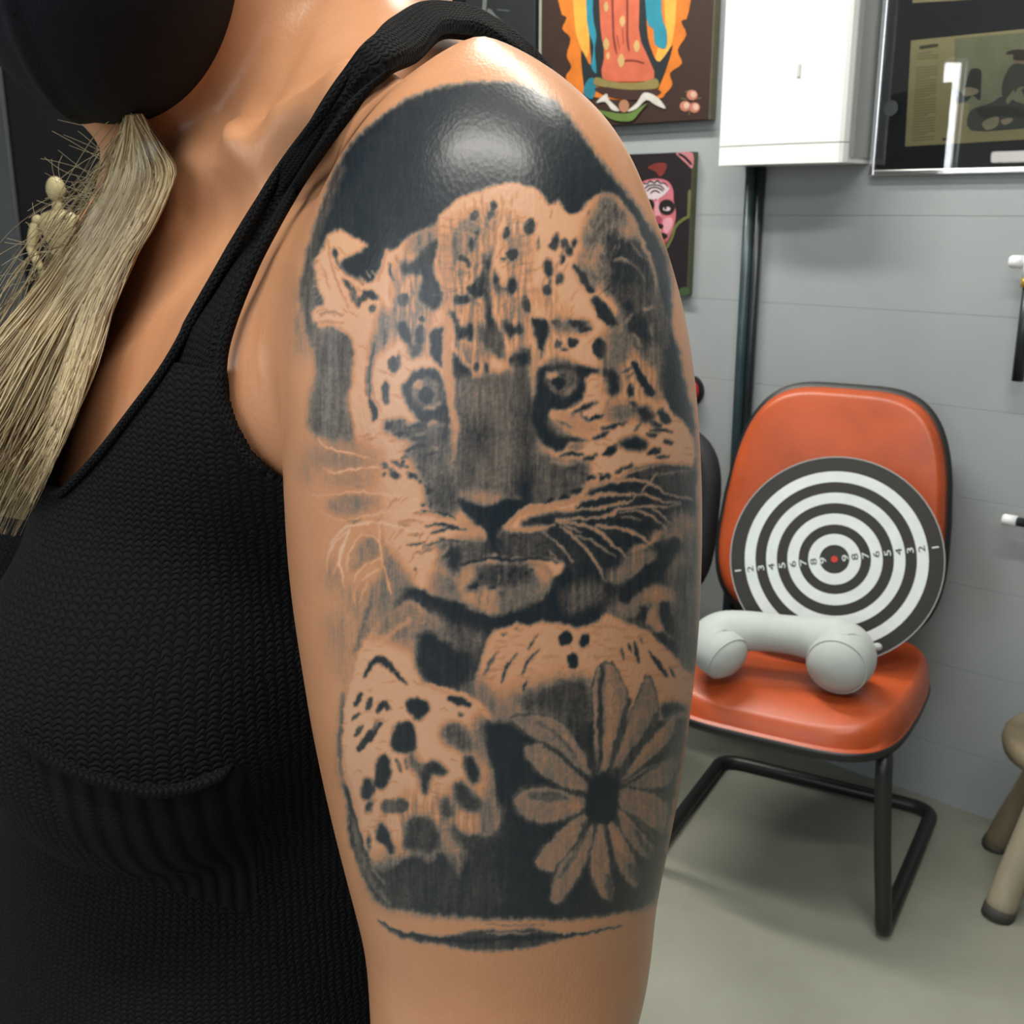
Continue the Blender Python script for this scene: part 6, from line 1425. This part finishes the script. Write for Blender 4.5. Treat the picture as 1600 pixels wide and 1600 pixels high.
wstroke('printed_ring', c6(1600, 870, 1545, 900, 1530, 950, 1550, 1000, 1600, 1025), 5, O1 + .0008, O1 + .0011, sage, clip)
wpoly('printed_lapel', c6(1470, 930, 1500, 900, 1500, 960, 1440, 1040, 1420, 1000), O1 + .0008, O1 + .0011, sage, clip)
wstroke('printed_headline', c6(550, 480, 640, 465, 745, 450), 5.5, O1, O1 + .0004, tx2, clip)
wstroke('printed_caption', c6(780, 1395, 820, 1390, 865, 1385), 4.5, O1, O1 + .0004, tx2, clip)
lines = []
for i in range(34):
    y = 520 + i * 27; y += 60 if i > 2 else 0
    if y > 1400: break
    x0 = 530 - (y - 520) * .06; x1 = 745 - (y - 520) * .05 - (0 if i % 7 else 70)
    for a, b in ((x0, x1),):
        P = c6(a, y + 14, b, y - 6, b, y + 4, a, y + 24)
        lines.append(prism([wl(x, yy, O1 + .0003) for x, yy in P], O1, O1 + .0003, WALL))
pr = mk('print_lines', *join(*lines), tx, clip)
a_, z_ = wl(1392, 169, .0168); mk('sticker', *prism([(a_ + .0165 * math.cos(t), z_ + .0165 * math.sin(t)) for t in np.linspace(0, 2 * math.pi, 24, endpoint=False)], .0166, .0172, WALL), mat('clear_sticker', (.045, .05, .055), .35, .2, 60), p3)

# ---- small fittings at the right edge and behind the arm
M_cap = mat('white_plastic_cap', (.78, .81, .84), .4, .03); M_gold = mat('brass_band', (.62, .42, .10), .35, .1, metal=.7)
a1, z1 = wl(1578, 409, .05)
hook = thing('wall_bracket', 'white tube bracket with hanging black rod and brass band at the right edge, higher one', 'bracket', WALL((a1 + .05, 0, z1 - .25)))
mk('end_cap', *tube(WALL(np.array([(a1, -.05, z1), (a1 + .004, -.05, z1), (a1 + .028, -.05, z1 + .001)])), [.011, .0135, .0135], 16), M_cap, hook, True)
mk('cross_tube', *tube(WALL(np.array([(a1 + .028, -.05, z1), (a1 + .3, -.05, z1)])), .010, 14), M_cap, hook, True)
for dx in (.05, .26): mk('wall_stem', *tube(WALL(np.array([(a1 + dx, -.05, z1), (a1 + dx, .0, z1)])), .008, 12), M_cap, hook, True)
mk('hanger', *tube(WALL(np.array([(a1 + .042, -.05, z1 + .012), (a1 + .042, -.05, z1 - .032)])), .014, 14), M_cap, hook, True)
mk('brass_band', *tube(WALL(np.array([(a1 + .042, -.05, z1 - .032), (a1 + .042, -.05, z1 - .050)])), .0155, 14), M_gold, hook, True)
mk('rod', *tube(WALL(np.array([(a1 + .044, -.05, z1 - .050), (a1 + .044, -.05, z1 - .245)])), .0125, 14), M_cond2, hook, True)
a2, z2 = wl(1567, 811, .05)
peg = thing('wall_rail', 'black horizontal rail with white end cap at the right edge, lower one', 'rail', WALL((a2 + .1, 0, z2 - .02)))
mk('end_cap', *tube(WALL(np.array([(a2, -.05, z2), (a2 + .003, -.05, z2), (a2 + .030, -.05, z2)])), [.0105, .0125, .0125], 16), M_cap, peg, True)
mk('rail', *tube(WALL(np.array([(a2 + .030, -.05, z2), (a2 + .40, -.05, z2)])), .010, 14), M_cond2, peg, True)
for dx in (.055, .30): mk('wall_stem', *tube(WALL(np.array([(a2 + dx, -.05, z2 + .014), (a2 + dx, .0, z2 + .014)])), .009, 12), M_cap, peg, True)
a3, z3 = wl(1072, 612, .03)
red = thing('red_wall_knob', 'small red dome on the wall peeking out behind the tattooed arm', 'wall knob', WALL((a3, 0, z3 - .035)))
mk('dome', *ball((a3, -.022, z3), (.032, .026, .034), WALL), mat('red_plastic', (.55, .02, .03), .35, .06), red, True)
mk('base_plate', *prism(circ(a3, z3, .038, .040), 0., .006, WALL), M_cond2, red)
# ------------------------------------------------------------------ left background and lamps
M_cab = mat('black_cabinet_lacquer', (.004, .004, .0045), .6, .15, 12, spec=.15)
M_man = mat('pale_mannequin_wood', (.40, .34, .17), .5, .08, 20, stretch=(1, 1, .3))
YM = 1.80
q = at_y(85, 276, YM); mh = .30; mz0 = q[2] - mh; mx = q[0]
CB = Fr((mx + .34, YM - .02, 0), M=np.eye(3))
cabw = .46
cab = thing('black_cabinet', 'black lacquered cabinet behind the blonde hair carrying the wooden mannequin', 'cabinet', CB((0, .1, 0)))
mk('body', *box(-cabw, .30, -.14, .30, .05, mz0 - .025, .003, fr=CB), M_cab, cab)
mk('top', *box(-cabw - .012, .312, -.155, .31, mz0 - .025, mz0, .003, fr=CB), M_cab, cab)
mk('plinth', *box(-cabw + .02, .28, -.11, .28, 0., .05, fr=CB), M_cab, cab)
for s in (0, 1):
    x0 = -cabw + .004 + s * .382; d_ = mk('door', *box(x0, x0 + .374, -.158, -.14, .06, mz0 - .035, .003, fr=CB), M_cab, cab)
    hx = x0 + (.33 if s == 0 else .04); mk('handle', *tube(CB(np.array([(hx, -.172, .7), (hx, -.172, .85)])), .006, 10), mat('steel_handle', (.5, .5, .5), .3, .05, metal=1.), d_, True)
pb0 = at_y(8, 150, YM + .22)[0] + .012
pan = thing('black_screen', 'tall flat black screen standing on the black cabinet behind the mannequin', 'screen', CB((0, .22, mz0)))
mk('board', *box(pb0 - CB.o[0], .30, .215, .235, mz0, mz0 + .62, .002, fr=CB), M_cab, pan)
mk('frame_edge', *box(pb0 - CB.o[0] - .010, pb0 - CB.o[0], .210, .240, mz0, mz0 + .63, .002, fr=CB), mat('dark_grey_edge', (.03, .033, .034), .5, .1), pan)
# ---- artist's mannequin
man = thing('wooden_mannequin', 'small jointed wooden artist mannequin with hand on hip, on the black cabinet', 'figurine', (mx, YM, mz0))
MN = Fr((mx, YM, mz0), M=np.eye(3))
def mball(nm, c, r): return mk(nm, *ball(c, r, MN, 18, 12), M_man, man, True)
def mlimb(nm, a, b, r0, r1, bulge=1.15):
    s = np.linspace(0, 1, 9); P = np.array(a) + (np.array(b) - np.array(a)) * s[:, None]; r = (r0 + (r1 - r0) * s) * (1 + (bulge - 1) * np.sin(math.pi * s)); r[0] *= .6; r[-1] *= .6
    return mk(nm, *tube(MN(P), r, 12), M_man, man, True)
mball('head', (0, 0, .281), (.0145, .016, .0195)); mlimb('neck', (0, 0, .264), (0, 0, .247), .0065, .0075)
mk('chest', *lathe([(.006, .187), (.018, .192), (.024, .205), (.0295, .222), (.031, .235), (.024, .245), (.010, .250)], 24, Fr((mx, YM, mz0), M=np.diag([1, .65, 1.]))), M_man, man, True)
mball('waist', (0, 0, .182), (.017, .013, .012)); mk('pelvis', *lathe([(.012, .138), (.021, .145), (.024, .158), (.020, .170), (.010, .175)], 24, Fr((mx, YM, mz0), M=np.diag([1, .7, 1.]))), M_man, man, True)
for s in (-1, 1):
    mball('shoulder_joint', (s * .034, 0, .234), (.0085,) * 3)
    el = (s * .048, -.004, .190) if s < 0 else (s * .046, -.002, .186)
    ha = (-.030, -.016, .158) if s < 0 else (.052, -.018, .142)
    mlimb('upper_arm', (s * .036, 0, .232), el, .0075, .0065, 1.25); mball('elbow_joint', el, (.0065,) * 3); mlimb('forearm', el, ha, .0068, .0052, 1.2); mball('hand', (ha[0], ha[1], ha[2] - .006), (.006, .004, .010))
    kn = (s * .016, -.002, .078); mlimb('thigh', (s * .013, 0, .142), kn, .011, .008, 1.2); mball('knee_joint', kn, (.008,) * 3); mlimb('shin', kn, (s * .017, 0, .018), .0085, .006, 1.25); mball('foot', (s * .018, -.010, .0145), (.0075, .017, .0065))
mk('base', *lathe([(.045, 0.), (.047, .003), (.046, .008), (.040, .009)], 28, MN), M_man, man, True)
rb = at_y(-6, 515, YM - .05)
tin = thing('red_tin', 'dark red tin on the black cabinet at the left edge of the picture', 'tin', (rb[0] - .03, YM - .05, mz0))
mk('can', *lathe([(.028, 0), (.03, .003), (.03, .052), (.028, .055)], 28, Fr((rb[0] - .03, YM - .05, mz0), M=np.eye(3))), mat('dark_red_tin', (.16, .012, .015), .4, .1), tin, True)
mk('lid', *lathe([(.031, .055), (.031, .062), (.029, .064)], 28, Fr((rb[0] - .03, YM - .05, mz0), M=np.eye(3))), M_cab, tin, True)

# ---- lamps
def ceiling_lamp(x, y, yaw, power, label, L=1.25):
    fr = Fr((x, y, 0), M=yawM(yaw)); zt = 2.95
    t = thing('ceiling_lamp', label, 'lamp', (x, y, zt - .09), 'fluorescent ceiling lamps')
    mk('housing', *box(-L / 2, L / 2, -.08, .08, zt - .05, zt, .006, fr=fr), M_cap, t)
    for s in (-.045, .045): mk('tube', *tube(fr(np.array([(-L / 2 + .03, s, zt - .07), (0, s, zt - .07), (L / 2 - .03, s, zt - .07)])), .014, 12), M_tubeglow, t, True)
    for s in (-1, 1): mk('end_socket', *box(s * (L / 2 - .015) - .012, s * (L / 2 - .015) + .012, -.07, .07, zt - .09, zt - .05, .004, fr=fr), M_cap, t)
    l = bpy.data.lights.new('lamp_light', 'AREA'); l.shape = 'RECTANGLE'; l.size = L; l.size_y = .14; l.energy = power; l.color = (1., .95, .86)
    o = bpy.data.objects.new('lamp_light', l); COL.objects.link(o); o.parent = t; o.location = (0, 0, -.012); o.rotation_euler = (0, 0, -yaw)
M_tubeglow = mat('glowing_tube', (1., .97, .9), .4, 0., emit=9.)
ceiling_lamp(-.37, 2.47, PSI, 44, 'fluorescent ceiling lamp with two tubes near the grey wall')
ceiling_lamp(.05, -.30, .1, 30, 'fluorescent ceiling lamp with two tubes above the camera side of the room')
ceiling_lamp(.35, 1.20, PSI, 26, 'fluorescent ceiling lamp with two tubes in the middle of the room')
# LED tube work lamp on a stand to the left (seen as a bright bar in the picture glass)
LP = np.array([-1.62, .94, 1.625]) - .23 * np.array([WN[1], -WN[0], 0])
wlp = thing('work_lamp', 'white LED tube work lamp on a slim stand', 'lamp', (LP[0], LP[1], 0))
ldir = np.array([WN[1], -WN[0], 0]); ldir /= np.linalg.norm(ldir)
mk('tube', *tube(np.array([LP - ldir * .30, LP, LP + ldir * .30]), .024, 14), M_tubeglow, wlp, True)
mk('pole', *tube(np.array([[LP[0] - .03, LP[1] - .03, .02], [LP[0] - .03, LP[1] - .03, 1.58]]), .011, 12), M_tubep, wlp, True)
mk('base', *lathe([(.16, 0), (.16, .012), (.14, .02), (.02, .03)], 32, Fr((LP[0] - .03, LP[1] - .03, 0), M=np.eye(3))), M_tubep, wlp, True)
mk('clamp', *box(LP[0] - .045, LP[0] + .0, LP[1] - .045, LP[1] + .0, 1.565, 1.59, .004), M_tubep, wlp)
